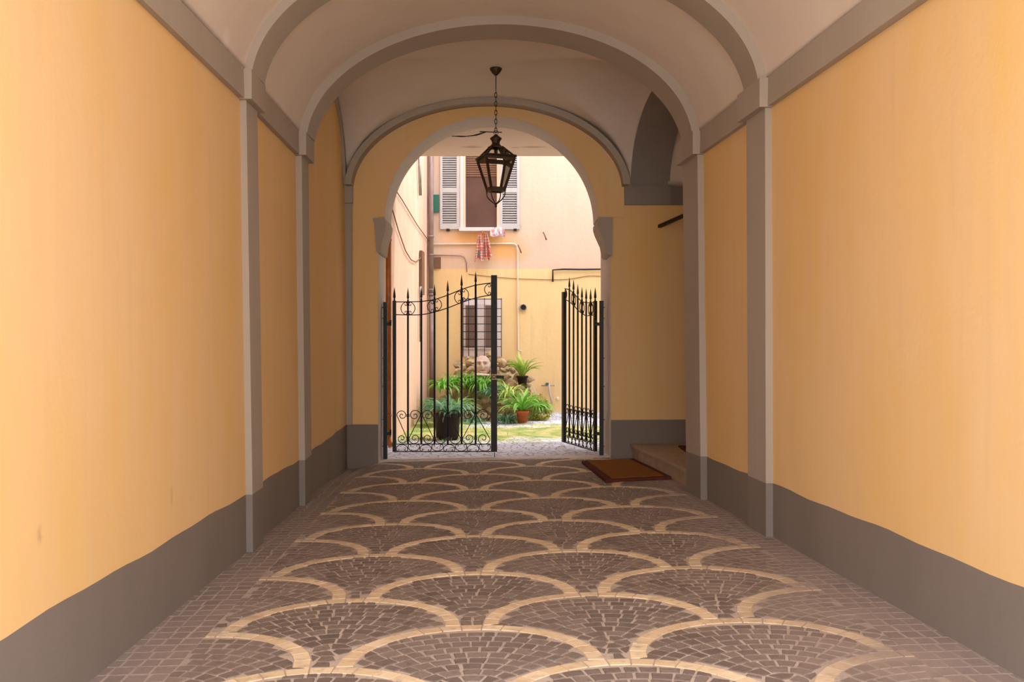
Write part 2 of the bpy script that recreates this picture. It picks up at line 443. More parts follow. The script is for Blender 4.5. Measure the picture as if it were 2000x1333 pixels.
def fz(X, Y):
    z = 0.0175 * max(-2.6, min(2.6, X))
    z -= 0.075 * sm((-X - 1.72) / 0.45) * sm((Y - 11.2) / 2.0) * (1 - sm((Y - 13.5) / 0.3))
    z = z * (1 - 0.5 * sm((Y - 13.6) / 2)) + 0.0217 * max(0, Y - 15)
    return z

# ------------------------------------------------------------------ walls
def dado_h(side, Y):
    tab = {'L': [(Y0, 0.405), (3.84, 0.412), (7.63, 0.412), (8.6, 0.43), (9.855, 0.42), (13.4, 0.490)],
           'R': [(Y0, 0.46), (4.489, 0.46), (7.875, 0.46), (9.8, 0.455)]}[side]
    w = 0.006 * math.sin(Y * 3.1 + (0 if side == 'L' else 2)) + 0.004 * math.sin(Y * 7.7)
    return interp(tab, Y) + w

def side_wall(side, y0, y1, ztop, name, label):
    mb = MB(); n = int((y1 - y0) / 0.18)
    fx = xl if side == 'L' else xr
    sg = -1 if side == 'L' else 1
    rows = []
    for i in range(n + 1):
        Y = lerp(y0, y1, i / n); d = dado_h(side, Y)
        zs = [-0.3, d, 1.2, 2.2, 3.45, ztop]
        r = [Vector((fx(Y, z) , Y, z)) for z in zs]
        r += [Vector((sg * 2.95, Y, ztop)), Vector((sg * 2.95, Y, -0.3))]
        rows.append(r + [r[0]])
    mb.grid(rows, smooth=False, mats=lambda i, j: 1 if j == 0 else 0)
    k = len(rows[0])
    mb.face([0 + j for j in range(k - 1)], 0); mb.face([n * k + j for j in range(k - 1)], 0)
    return struct(mb.build(name, [M['yellow'], M['dado']]), label, 'wall')
side_wall('L', Y0, 10.1, 3.72, 'wall_left', 'long yellow plaster wall with grey dado on the left of the passage')
side_wall('L', 10.1, YB, 4.95, 'wall_left', 'shaded yellow wall bay beside the far arch on the left')
side_wall('R', Y0, 10.36, 3.72, 'wall_right', 'long yellow plaster wall with grey dado on the right of the passage')

# ------------------------------------------------------------------ pilasters, capitals, cornices, arch rings: trim
tn = [0]
def trim(mb, mats, label):
    tn[0] += 1
    return struct(mb.build('trim_%d' % tn[0], mats), label, 'trim')

def pilaster(side, y0, y1, xb, xt, cy0, cy1, proj_cap, label):
    """xb/xt: X of the inner face at the floor / at the capital"""
    mb = MB(); sg = -1 if side == 'L' else 1
    fx = xl if side == 'L' else xr
    def inner(Y, Z):   # follows the run of the wall
        base = lerp(xb, xt, max(0, min(1, Z / 3.45)))
        return base + (fx(Y, Z) - fx(y0, Z))
    def dz(Y): return dado_h(side, Y) + (0.0)
    for (z0, z1, m) in ((-0.3, None, 1), (None, ZC0 + 0.02, 0)):
        P = []
        for lo in (True, False):
            for (ix, Y) in ((1, y0), (0, y0), (0, y1), (1, y1)):
                z = (z0 if lo else z1)
                if z is None: z = dz(Y)
                x = inner(Y, z) if ix else fx(Y, z) + sg * 0.1
                P.append((x, Y, z))
        mb.hexa(P, m)
    # capital block
    P = []
    for z in (ZC0, ZC1):
        for (ix, Y) in ((1, cy0), (0, cy0), (0, cy1), (1, cy1)):
            x = (inner(Y, 3.45) - sg * proj_cap) if ix else fx(Y, z) + sg * 0.1
            P.append((x, Y, z))
    mb.hexa(P, 0)
    return trim(mb, [M['grey'], M['dado']], label)
pilaster('L', 7.63, 8.00, -1.983, -2.037, 7.585, 8.06, 0.052, 'near left grey pilaster with block capital')
pilaster('L', 9.855, 10.24, -2.045, -2.083, 9.81, 10.29, 0.052, 'farther left grey pilaster with block capital')
pilaster('R', 7.875, 8.33, 2.009, 2.002, 7.84, 8.40, 0.055, 'near right grey pilaster with block capital')
pilaster('R', 9.80, 10.37, 1.86, 1.825, 9.765, 10.42, 0.055, 'farther right grey pilaster ending the right wall')

def cornice(side, y0, y1, label):
    mb = MB(); sg = -1 if side == 'L' else 1; fx = xl if side == 'L' else xr
    P = []
    for (z, pr) in ((ZC0 + 0.005, 0.045), (ZC1 + 0.01, 0.040)):
        for (ix, Y) in ((1, y0), (0, y0), (0, y1), (1, y1)):
            P.append((fx(Y, z) - sg * pr if ix else fx(Y, z) + sg * 0.1, Y, z))
    mb.hexa(P, 0)
    return trim(mb, [M['grey']], label)
cornice('L', Y0, 7.60, 'grey cornice band along the left wall before the near pilaster')
cornice('L', 8.02, 9.84, 'grey cornice band on the left between the two pilasters')
cornice('R', Y0, 7.85, 'grey cornice band along the right wall before the near pilaster')
cornice('R', 8.35, 9.79, 'grey cornice band on the right between the two pilasters')

def drop_ellipse(a, rise, drop, n):
    """points (x, z) of an elliptical arch whose centre lies below the springing line"""
    b = rise + drop; aa = a / math.sqrt(1 - (drop / b) ** 2); t0 = math.asin(drop / b)
    out = []
    for i in range(n + 1):
        t = t0 + (PI - 2 * t0) * i / n
        out.append((-aa * math.cos(t), b * math.sin(t) - drop))
    return out
def ring(xL, xR, yl0, yl1, yr0, yr1, z0, rise, th, label, n=64, drop=0.11):
    """arch ring: intrados ellipse between xL and xR, radial thickness th"""
    mb = MB(); c = (xL + xR) / 2; a = (xR - xL) / 2
    rows = []
    ei_ = drop_ellipse(a, rise, drop, n); eo_ = drop_ellipse(a + th, rise + th, drop, n)
    for i in range(n + 1):
        w = (1 + ei_[i][0] / a) / 2
        ya = lerp(yl0, yr0, w); yb = lerp(yl1, yr1, w)
        xi, zi = c + ei_[i][0], z0 + ei_[i][1]
        xo, zo = c + eo_[i][0], z0 + eo_[i][1]
        rows.append([Vector((xi, ya, zi)), Vector((xi, yb, zi)), Vector((xo, yb, zo)), Vector((xo, ya, zo)), Vector((xi, ya, zi))])
    b = len(mb.v)
    mb.grid(rows, smooth=False)
    mb.face([0, 1, 2, 3]); e = n * 5; mb.face([e, e + 1, e + 2, e + 3])
    return trim(mb, [M['grey']], label)
r1 = ring(-1.987, 1.945, 7.615, 8.00, 7.875, 8.33, ZC1 - 0.01, 1.06, 0.22, 'near grey arch ring crossing the vault')
r2 = ring(-2.025, 1.77, 9.84, 10.24, 9.80, 10.37, ZC1 - 0.01, 1.07, 0.22, 'second grey arch ring crossing the vault')

# barrel vault of the two near bays
mb = MB(); rows = []
ys = [Y0 + (10.05 - Y0) * i / 40 for i in range(41)]
for Y in ys:
    a0 = xl(Y, 3.6) + 0.038; a1 = xr(Y, 3.6) - 0.038
    c = (a0 + a1) / 2; a = (a1 - a0) / 2
    row = []
    for (ex, ez) in drop_ellipse(a, RISE, 0.11, 64):
        row.append(Vector((c + ex, Y, ZC1 + ez)))
    rows.append(row)
near_rows = rows
def solid_up(mb_rows, name, mat, up=0.2):
    """sheet plus an upper sheet closed round the edge"""
    m2 = MB(); nr = len(mb_rows); nc = len(mb_rows[0])
    m2.grid(mb_rows, smooth=True)
    top = []
    for r in mb_rows: top.append([p + Vector((0, 0, up)) for p in r])
    m2.grid(top, smooth=True); o = nr * nc
    def q(i, j): return i * nc + j
    for i in range(nr - 1):
        m2.face((q(i, 0), q(i + 1, 0), o + q(i + 1, 0), o + q(i, 0))); m2.face((q(i, nc - 1), q(i + 1, nc - 1), o + q(i + 1, nc - 1), o + q(i, nc - 1)))
    for j in range(nc - 1):
        m2.face((q(0, j), q(0, j + 1), o + q(0, j + 1), o + q(0, j))); m2.face((q(nr - 1, j), q(nr - 1, j + 1), o + q(nr - 1, j + 1), o + q(nr - 1, j)))
    return m2.build(name, mat)

struct(solid_up(near_rows, 'ceiling', M['vault'], 0.25), 'pale plaster barrel vault over the near part of the passage', 'ceiling')
# cross vault of the far bay
YV0, YV1 = 10.05, YB
rows = []
nu, nv = 90, 70
SPR = 3.69
for j in range(nv + 1):
    vv = -math.cos(PI * j / nv); Y = (YV0 + YV1) / 2 + vv * (YV1 - YV0) / 2
    w = (Y - YV0) / (YV1 - YV0)
    XL = lerp(xl(YV0, 3.6), -2.24, w); XR = lerp(1.87, 1.60, w)
    row = []
    for i in range(nu + 1):
        uu = -math.cos(PI * i / nu); X = (XL + XR) / 2 + uu * (XR - XL) / 2
        h = 1.155 * math.sqrt(max(0, 1 - uu * uu)); g_ = 1.155 * math.sqrt(max(0, 1 - vv * vv))
        k = 0.006
        z = (h + g_ + math.sqrt((h - g_) ** 2 + k * k)) / 2 - 0.004
        row.append(Vector((X, Y, SPR + z)))
    rows.append(row)
struct(solid_up(rows, 'ceiling', M['vault'], 0.25), 'pale cross vault over the far bay carrying the lantern', 'ceiling')

# formeret band on the left wall of the far bay
mb = MB(); rows = []
for i in range(49):
    t = PI * i / 48; cy = 11.76; ay = 1.56
    pts = []
    for (rr, pr) in ((0.0, -0.05), (0.0, 0.035), (-0.10, 0.035), (-0.10, -0.05)):
        Y = cy - (ay + rr) * math.cos(t); Z = SPR + (1.15 + rr) * math.sin(t)
        pts.append(Vector((xl(Y, 3.6) + pr, Y, Z)))
    rows.append(pts + [pts[0]])
mb.grid(rows, smooth=False)
trim(mb, [M['grey']], 'grey band round the lunette of the far left bay')
# corner strip on the far wall, with small capital
mb = MB()
a = at(675, 500, YB - 0.02); b = at(687.5, 500, YB - 0.02)
mb.box(-2.30, b.x, YB - 0.035, YB + 0.05, 0.49, 3.47)
mb.box(-2.30, at(690.5, 400, YB).x, YB - 0.08, YB + 0.05, 3.465, 3.69)
trim(mb, [M['grey']], 'thin grey corner strip at the left end of the far wall')
# grey ring against the far wall
ring(-2.13, 1.475, YB - 0.24, YB + 0.02, YB - 0.24, YB + 0.02, SPR, 1.078, 0.085, 'grey arch ring against the far yellow wall', drop=0.06)

# ------------------------------------------------------------------ far wall with the gate arch
JL, JR = -1.800, 1.332            # jambs
AC, AA, AR, AZ = -0.279, 1.430, 1.385, 3.262   # arch centre, half span, rise, spring
YB2 = 14.10
XE = 6.6
mb = MB()
arch = [(AC - AA * math.cos(PI * i / 64), AZ + AR * math.sin(PI * i / 64)) for i in range(65)]
def wall_ring(Y, flip):
    pass
ztop = 5.3
# front and back faces built from strips so that dado and plaster get their own paint
for Y, front in ((YB, True), (YB2, False)):
    my = 0 if front else 3
    md = 1 if front else 3
    mb.poly([(-2.6, Y, -0.3), (JL, Y, -0.3), (JL, Y, 0.49), (-2.6, Y, 0.49)], md)
    mb.poly([(-2.6, Y, 0.49), (JL, Y, 0.49), (JL, Y, AZ), (-2.6, Y, AZ)], my)
    mb.poly([(JR, Y, -0.3), (XE, Y, -0.3), (XE, Y, 0.58), (JR, Y, 0.552)], md)
    mb.poly([(JR, Y, 0.552), (XE, Y, 0.58), (XE, Y, AZ), (JR, Y, AZ)], my)
    # zone above the spring
    mb.poly([(-2.6, Y, AZ), (arch[0][0], Y, AZ), (arch[0][0], Y, ztop), (-2.6, Y, ztop)], my)
    mb.poly([(arch[-1][0], Y, AZ), (XE, Y, AZ), (XE, Y, ztop), (arch[-1][0], Y, ztop)], my)
    for i in range(64):
        (xa, za), (xb_, zb) = arch[i], arch[i + 1]
        mb.poly([(xa, Y, za), (xb_, Y, zb), (xb_, Y, ztop), (xa, Y, ztop)], my)
path = [(JL, -0.3), (JL, AZ)] + arch + [(JR, AZ), (JR, -0.3)]
for i in range(len(path) - 1):
    (xa, za), (xb_, zb) = path[i], path[i + 1]
    mb.poly([(xa, YB, za), (xb_, YB, zb), (xb_, YB2, zb), (xa, YB2, za)], 2)
mb.poly([(-2.6, YB, ztop), (XE, YB, ztop), (XE, YB2, ztop), (-2.6, YB2, ztop)], 0)
wb = mb.build('wall_back', [M['yellow'], M['dado'], M['reveal'], M['cream']])
struct(wb, 'far yellow wall with the arched gateway to the courtyard', 'wall')

# raised plaster field round the arch
mb = MB(); YF = YB - 0.022
nn_ = 80
def outer(t):
    # follow the grey ring, then straight down
    u = -math.cos(t); s_ = math.sin(t)
    return (-0.315 + 1.82 * u, SPR + 1.09 * s_)
inn = [(AC - AA * math.cos(PI * i / nn_), AZ + AR * math.sin(PI * i / nn_)) for i in range(nn_ + 1)]
out_ = []
for i in range(nn_ + 1):
    t = PI * i / nn_
    if t < 0.35: f = t / 0.35; out_.append((-2.135, lerp(3.285, SPR, f)))
    elif t > PI - 0.35: f = (PI - t) / 0.35; out_.append((1.505, lerp(3.285, SPR, f)))
    else: out_.append(outer((t - 0.35) * PI / (PI - 0.7)))
inn[0] = (inn[0][0], 3.285); inn[-1] = (inn[-1][0], 3.285)
for i in range(nn_):
    A, B, C_, D = inn[i], inn[i + 1], out_[i + 1], out_[i]
    mb.hexa([(A[0], YF, A[1]), (B[0], YF, B[1]), (B[0], YB + 0.01, B[1]), (A[0], YB + 0.01, A[1]),
             (D[0], YF, D[1]), (C_[0], YF, C_[1]), (C_[0], YB + 0.01, C_[1]), (D[0], YB + 0.01, D[1])])
mb.box(-2.135, JL - 0.0, YF, YB + 0.01, 0.50, 3.285)
trim(mb, [M['yellow']], 'slightly raised yellow field round the gate arch')

# corbels
def corbel(sg, label):
    """sg -1 left, +1 right; profile in X (towards the opening) and Z"""
    if sg > 0:
        px = [(1191.5, 425), (1168.5, 425), (1168, 430), (1166, 433), (1166.5, 441), (1170, 452), (1175, 463), (1180, 474), (1182, 484), (1183, 494), (1186, 498), (1193, 500)]
    else:
        px = [(729.5, 427), (752, 427), (752.5, 431), (755, 435), (754.5, 443), (752, 454), (748.5, 465), (746, 476), (745, 486), (744, 494), (740, 496), (736, 492), (734, 460), (732, 436), (729.5, 432)]
    pts = [at(x, y, YB) for x, y in px]
    pts = [Vector((p.x, YB - 0.055, p.z)) for p in pts]
    if sg > 0: pts[0].x = JR + 0.01; pts[-1].x = JR + 0.01
    mb = MB(); mb.prism(pts, (0, YB2 - YB + 0.04, 0))
    return trim(mb, [M['grey']], label)
corbel(-1, 'scrolled grey corbel under the left foot of the gate arch')
corbel(1, 'scrolled grey corbel under the right foot of the gate arch')

# ------------------------------------------------------------------ side opening on the right of the far bay: thick arch and stair recess
XO = 0.53
mb = MB(); rows = []
cy, ay = 11.87, 1.50
n = 56
def xs(Y): return lerp(1.845, 1.595, (Y - 10.3) / 3.1)
rows = []
for i in range(n + 1):
    t = PI * i / n; Y = cy - (ay + 0.03) * math.cos(t); Z = SPR + 0.97 * math.sin(t)
    x = xs(Y)
    rows.append([Vector((x, Y, Z)), Vector((x + XO, Y, Z)), Vector((x + XO, Y, 5.1)), Vector((x, Y, 5.1)), Vector((x, Y, Z))])
mb.grid(rows, smooth=False, mats=lambda i, j: 0 if j == 0 else 1)
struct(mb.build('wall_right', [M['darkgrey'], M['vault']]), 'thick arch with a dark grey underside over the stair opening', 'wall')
# impost blocks on the far wall below that arch
mb = MB()
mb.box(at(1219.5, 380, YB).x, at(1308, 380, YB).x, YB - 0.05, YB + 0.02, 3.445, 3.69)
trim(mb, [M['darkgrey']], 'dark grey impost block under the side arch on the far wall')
mb = MB()
mb.box(at(1308, 380, YB).x + 0.001, 4.3, YB - 0.025, YB + 0.02, 3.445, 3.685)
trim(mb, [M['dado']], 'dark grey cornice strip inside the stair recess')
# recess walls and ceiling
mb = MB()
mb.box(1.99, 4.5, 9.9, 10.40, -0.3, 5.2); struct(mb.build('wall_recess', [M['yellow']]), 'near wall of the stair recess, hidden behind the right pilaster', 'wall')
mb = MB(); mb.box(4.2, 4.5, 10.40, YB, -0.3, 5.2); struct(mb.build('wall_recess', [M['yellow']]), 'end wall of the stair recess', 'wall')
rows = []
for i in range(31):
    t = PI * i / 30
    Y = 11.9 - 1.5 * math.cos(t)
    rows.append([Vector((X, Y, 3.69 + 1.12 * math.sin(t))) for X in (2.1, 3.2, 4.4)])
struct(solid_up(rows, 'ceiling', M['vault'], 0.3), 'small pale vault over the stair recess', 'ceiling')

# ------------------------------------------------------------------ floor
UV_A = math.atan(0.035)
U_ = Vector((math.cos(UV_A), math.sin(UV_A))); V_ = Vector((-math.sin(UV_A), math.cos(UV_A)))
O_ = Vector((-0.03, 0.0))
def uv2xy(u, v): return O_ + U_ * u + V_ * v
def xy2uv(x, y):
    q = Vector((x, y)) - O_; return (q.dot(U_), q.dot(V_))
R_, W_ = 0.655, 0.082
UL, UR = -1.44, 2.16
VEND = 13.52
mb = MB()
# mortar bed
gx = [-2.9 + 0.2 * i for i in range(38)]; gy = [-0.5 + 0.25 * i for i in range(56)] + [13.56]
mb.grid([[Vector((x, y, fz(x, y))) for x in gx] for y in gy], m=0, smooth=True)
def stone(corners, h, m, tone, ins=0.004):
    """corners (u,v) ccw -> low block with a chamfered top"""
    cu = sum(c[0] for c in corners) / len(corners); cv = sum(c[1] for c in corners) / len(corners)
    base = []; top = []
    for (u, v) in corners:
        p = uv2xy(u, v); base.append((p.x, p.y, fz(p.x, p.y) - 0.001))
        du, dv = u - cu, v - cv; L = math.hypot(du, dv) or 1
        k = max(0, (L - ins * 1.4) / L)
        q = uv2xy(cu + du * k, cv + dv * k); top.append((q.x, q.y, fz(q.x, q.y) + h))
    n = len(corners); a = mb.verts(base); b = mb.verts(top)
    mb.face([b + i for i in range(n)], m, False, tone)
    for i in range(n):
        j = (i + 1) % n
        mb.face((a + i, a + j, b + j, b + i), m, False, tone * 0.8)
rnd = random.Random(11)
def area(c):
    s_ = 0
    for i in range(len(c)):
        j = (i + 1) % len(c); s_ += c[i][0] * c[j][1] - c[j][0] * c[i][1]
    return abs(s_) / 2
ROWS = range(-7, 14)
def cols(r):
    off = 0 if r % 2 == 0 else 0.72
    return [off + 1.44 * m_ for m_ in range(-3, 4)]
def centre_v(r): return 5.52 + 0.66 * r - R_
for r in ROWS:
    vc = centre_v(r)
    if vc > VEND: continue
    near = []
    for rr in (r - 1, r - 2, r - 3):
        for uc2 in cols(rr): near.append((uc2, centre_v(rr)))
    for uc in cols(r):
        if uc < UL - 0.73 or uc > UR + 0.73: continue
        nb = [q for q in near if abs(q[0] - uc) < 1.5]
        # travertine band
        k = 17
        for i in range(k):
            t0 = PI * (i + 0.03) / k; t1 = PI * (i + 0.97) / k
            tone = rnd.random()
            cs = []
            for (t, R) in ((t0, R_ - W_), (t0, R_), (t1, R_), (t1, R_ - W_)):
                cs.append((uc + R * math.cos(t), vc + R * math.sin(t)))
            cs = [(max(UL, min(UR, c[0])), min(VEND, c[1])) for c in cs]
            if area(cs) > 0.002: stone(cs, 0.005, 2, tone, 0.001)
        # fan of cobbles
        fc = vc - 0.38
        def inside(u, v):
            if v > vc and math.hypot(u - uc, v - vc) > R_ - W_ - 0.004: return False
            if v <= vc and abs(u - uc) > 0.72: return False
            if u < UL or u > UR or v > VEND: return False
            for (a_, b_) in nb:
                if v > b_ and math.hypot(u - a_, v - b_) < R_ + 0.004: return False
                if v <= b_ and abs(u - a_) < 0.6: return False
            return True
        def clamp(u, v):
            if v > vc:
                d = math.hypot(u - uc, v - vc); lim = R_ - W_ - 0.006
                if d > lim: u = uc + (u - uc) * lim / d; v = vc + (v - vc) * lim / d
            for (a_, b_) in nb:
                d = math.hypot(u - a_, v - b_)
                if d < R_ + 0.006 and v > b_ - 0.1:
                    d = d or 1; u = a_ + (u - a_) * (R_ + 0.006) / d; v = b_ + (v - b_) * (R_ + 0.006) / d
            return (max(UL, min(UR, u)), min(VEND, v))
        rho = 0.02
        while rho < 1.05:
            dr = 0.088 + rnd.uniform(-0.006, 0.006)
            nseg = max(3, int(round(2 * PI * (rho + dr / 2) / 0.092)))
            ph = rnd.random() * 2 * PI
            cuts = [ph + 2 * PI * (i + rnd.uniform(-0.18, 0.18)) / nseg for i in range(nseg)]
            for i in range(nseg):
                t0 = cuts[i]; t1 = cuts[(i + 1) % nseg] + (2 * PI if i == nseg - 1 else 0)
                g0 = 0.006 / (rho + dr / 2)
                cs = [(uc + R * math.cos(t), fc + R * math.sin(t)) for (t, R) in
                      ((t0 + g0, rho + 0.005), (t0 + g0, rho + dr - 0.005), ((t0 + t1) / 2, rho + dr - 0.003), (t1 - g0, rho + dr - 0.005), (t1 - g0, rho + 0.005))]
                cs = [(u + rnd.uniform(-0.004, 0.004), v + rnd.uniform(-0.004, 0.004)) for u, v in cs]
                ins_n = sum(inside(u, v) for u, v in cs)
                if ins_n == 0: continue
                cm = (sum(c[0] for c in cs) / 5, sum(c[1] for c in cs) / 5)
                if ins_n < 3 and not inside(*cm): continue
                cs = [clamp(u, v) for u, v in cs]
                if area(cs) < 0.0012: continue
                stone(cs, 0.0045, 1, rnd.random(), 0.004)
            rho += dr
# straight rows of setts along the walls
v = 0.6
while v < VEND:
    dv = 0.115 + rnd.uniform(-0.01, 0.01)
    for (a_, b_) in ((-2.75, UL), (UR, 2.9)):
        u = b_ if a_ < 0 else a_
        while (u > a_ if a_ < 0 else u < b_):
            du = 0.10 + rnd.uniform(-0.012, 0.012)
            u0, u1 = (u - du, u) if a_ < 0 else (u, u + du)
            y_ = min(v + dv, VEND)
            x0 = uv2xy(u0, v)
            if -2.5 < x0.x < 2.8:
                j_ = lambda: rnd.uniform(-0.004, 0.004)
                stone([(u0 + 0.005 + j_(), v + 0.005 + j_()), (u1 - 0.005 + j_(), v + 0.005 + j_()), (u1 - 0.005 + j_(), y_ - 0.005 + j_()), (u0 + 0.005 + j_(), y_ - 0.005 + j_())], 0.002, 3, rnd.random(), 0.003)
            u = u0 if a_ < 0 else u1
    v += dv
fl = mb.build('floor', [M['grout'], M['cobble'], M['travertine'], M['sett']])
struct(fl, 'dark cobble floor with pale scallop bands', 'floor')
# threshold under the gate
mb = MB()
rows = []
for Y in (13.56, 13.74, 13.90):
    rows.append([Vector((x, Y, fz(x, Y) + 0.012)) for x in [JL + (JR - JL) * i / 10 for i in range(11)]])
m2 = MB(); m2.grid(rows, smooth=False)
lo = [[p - Vector((0, 0, 0.1)) for p in r] for r in (rows[0], rows[-1])]
m2.grid([rows[0], lo[0]], smooth=False); m2.grid([rows[-1], lo[1]], smooth=False)
m2.grid([[r[0] for r in rows], [r[0] - Vector((0, 0, .1)) for r in rows]], smooth=False)
m2.grid([[r[-1] for r in rows], [r[-1] - Vector((0, 0, .1)) for r in rows]], smooth=False)
struct(m2.build('trim_threshold', M['threshold']), 'pale worn stone threshold under the iron gate', 'threshold')
# courtyard ground
mb = MB()
gx = [-3.0 + 0.25 * i for i in range(40)]; gy = [13.52 + 0.25 * i for i in range(34)]
mb.grid([[Vector((x, y, fz(x, y) - 0.004 + 0.012 * math.sin(x * 3 + y * 2) * sm((y - 14.5)))) for x in gx] for y in gy], smooth=True)
struct(mb.build('floor_courtyard', M['courtyard']), 'grey courtyard cobbles overgrown with moss', 'ground')
# unseen street ground outside the mouth, added to bounce light onto the vault
mb = MB(); mb.poly([(-9, -9, -0.06), (9, -9, -0.06), (9, -0.4, -0.06), (-9, -0.4, -0.06)])
struct(mb.build('floor_street_bounce', M['threshold']), 'unseen street paving behind the viewer, added to bounce light into the passage', 'ground')

# ------------------------------------------------------------------ courtyard shell
FY = 21.0
def FA(x, y, dy=0.0): return at(x, y, FY - 0.0) + Vector((0, -dy, 0))
ZL = 1.55 + (676 - 525.5) * FY / F        # paint line between the two storeys
mb = MB()
mb.box(-3.2, 8, FY, FY + 0.4, -0.3, ZL, 1); mb.box(-3.2, 8, FY, FY + 0.4, ZL, 9.0, 0)
fac = mb.build('wall_courtyard_back', [M['cream'], M['fyellow']])
struct(fac, 'courtyard facade, pale pink above and yellow below', 'wall')
mb = MB()
P = [(-1.985, 14.1), (-1.78, 21.0), (-3.2, 21.0), (-3.2, 14.1)]
mb.hexa([(x, y, -0.3) for x, y in P] + [(x, y, 9.0) for x, y in P])
struct(mb.build('wall_courtyard_left', M['pink']), 'weathered pink plaster wall on the left of the courtyard', 'wall')
mb = MB(); mb.box(7.0, 7.4, 14.1, 21, -0.3, 4.5); struct(mb.build('wall_courtyard_right', M['cream']), 'low wall on the right of the courtyard', 'wall')
mb = MB(); mb.box(JR, JR + 0.5, YB2, 14.95, -0.3, 4.70); struct(mb.build('wall_loggia_right', M['reveal']), 'pale wall end right of the gate', 'wall')
# storey over the far side of the gateway
mb = MB()
EY = 16.52
mb.box(-3.2, 7.4, YB2 + 0.001, EY, 4.70, 8.6)
struct(mb.build('ceiling_loggia', M['outer_ceiling']), 'flat pale ceiling just outside the gate arch', 'ceiling')

# ------------------------------------------------------------------ lantern
LY = 11.80
kL = LY / F
def LZ(y): return HC - (y - 676) * kL
lx = (968.5 - 1000) * kL
cz = None
vv_ = (LY - (YV0 + YV1) / 2) / ((YV1 - YV0) / 2)
lan = thing('hanging_lantern', 'dark bronze glazed lantern hanging on a chain from the far vault', 'lantern', (lx, LY, LZ(405)))
z0 = LZ(405)
def lz(y): return LZ(y) - z0
px = kL
mb = MB(); mb.lathe([(0.005, lz(149)), (0.02, lz(147)), (0.045, lz(143)), (0.07, lz(137)), (0.072, lz(134)), (0.06, lz(131)), (0.05, lz(127))], n=20)
mb.build('ceiling_rose', M['bronze'], lan)
mb = MB(); mb.tube([(0, 0, lz(148)), (0, 0, lz(174))], 0.006, 8); mb.build('rod', M['bronze'], lan)
mb = MB()
y = 173.0; k = 0
while y < 254:
    L = 10.5 * px; W = 0.014
    c0 = lz(y + 4.2)
    pts = []
    for i in range(14):
        a = 2 * PI * i / 14
        dx = W * math.cos(a); dz_ = (L / 2) * math.sin(a)
        pts.append((dx if k % 2 else 0.0, 0.0 if k % 2 else dx, c0 + dz_))
    mb.tube(pts, 0.005, 6, closed=True); y += 8.6; k += 1
mb.build('chain', M['bronze'], lan)
mb = MB()
mb.tube([(0.026 * math.cos(2 * PI * i / 18), 0, lz(259.5) + 0.028 * math.sin(2 * PI * i / 18)) for i in range(18)], 0.004, 6, closed=True)
mb.build('ring', M['bronze'], lan)
mb = MB()
mb.lathe([(0.008, lz(262)), (0.02, lz(264)), (0.035, lz(266)), (0.068, lz(270)), (0.07, lz(272)), (0.055, lz(275)), (0.045, lz(279)), (0.05, lz(282)), (0.065, lz(285)), (0.095, lz(288)), (0.10, lz(290))], n=20)
mb.build('cap', M['bronze'], lan)
ROT = math.radians(19)
def sq(half, z, rot=ROT):
    P = []
    for (a, b) in ((-1, -1), (1, -1), (1, 1), (-1, 1)):
        x, y_ = a * half, b * half
        P.append(Vector((x * math.cos(rot) - y_ * math.sin(rot), x * math.sin(rot) + y_ * math.cos(rot), z)))
    return P
h_eave, h_bot, h_top = 0.178, 0.082, 0.062
e = sq(h_eave, lz(309)); t_ = sq(h_top, lz(288)); b_ = sq(h_bot, lz(371))
for i in range(4):
    mb = MB(); mb.bar(t_[i], e[i], 0.020, 0.020); mb.build('roof_bar', M['bronze'], lan)
mb = MB()
eo = sq(h_eave + 0.02, lz(310)); ei = sq(h_eave - 0.006, lz(310)); eo2 = sq(h_eave + 0.012, lz(306)); ei2 = sq(h_eave - 0.006, lz(306))
for i in range(4):
    j = (i + 1) % 4
    mb.hexa([eo[i], eo[j], ei[j], ei[i], eo2[i], eo2[j], ei2[j], ei2[i]])
el = sq(h_eave + 0.002, lz(315)); eli = sq(h_eave - 0.010, lz(315)); eh = sq(h_eave + 0.004, lz(309)); ehi = sq(h_eave - 0.008, lz(309))
for i in range(4):
    j = (i + 1) % 4
    mb.hexa([el[i], el[j], eli[j], eli[i], eh[i], eh[j], ehi[j], ehi[i]])
mb.build('eave_frame', M['bronze'], lan)
for i in range(4):
    mb = MB(); mb.bar(sq(h_eave - 0.004, lz(312))[i], b_[i], 0.024, 0.024); mb.build('body_bar', M['bronze'], lan)
mb = MB()
bo = sq(h_bot + 0.012, lz(375)); bi = sq(h_bot - 0.012, lz(375)); bo2 = sq(h_bot + 0.016, lz(367)); bi2 = sq(h_bot - 0.01, lz(367))
for i in range(4):
    j = (i + 1) % 4
    mb.hexa([bo[i], bo[j], bi[j], bi[i], bo2[i], bo2[j], bi2[j], bi2[i]])
mb.build('base_frame', M['bronze'], lan)
for i in range(4):
    j = (i + 1) % 4
    A, B, C_, D = b_[i], b_[j], sq(h_eave - 0.006, lz(313))[j], sq(h_eave - 0.006, lz(313))[i]
    mb = MB(); mb.poly([A, B, C_, D]); mb.build('glass_pane', M['glass'], lan)
    mb = MB(); mb.poly([e[i], e[j], t_[j], t_[i]]); mb.build('roof_pane', M['glass'], lan)
for i in range(4):
    mb = MB()
    p0 = sq(h_bot, lz(374))[i]; d = Vector((p0.x, p0.y, 0))
    pts = []
    for (f, yy) in ((1.0, 374), (1.06, 378), (0.98, 384), (0.72, 390), (0.38, 395), (0.08, 399)):
        pts.append(Vector((d.x * f, d.y * f, lz(yy))))
    mb.tube(pts, 0.007, 6)
    mb.build('lower_scroll', M['bronze'], lan)
mb = MB(); mb.lathe([(0.004, lz(406)), (0.014, lz(403.5)), (0.016, lz(401.5)), (0.006, lz(400)), (0.014, lz(398.5)), (0.004, lz(396.5))], n=14)
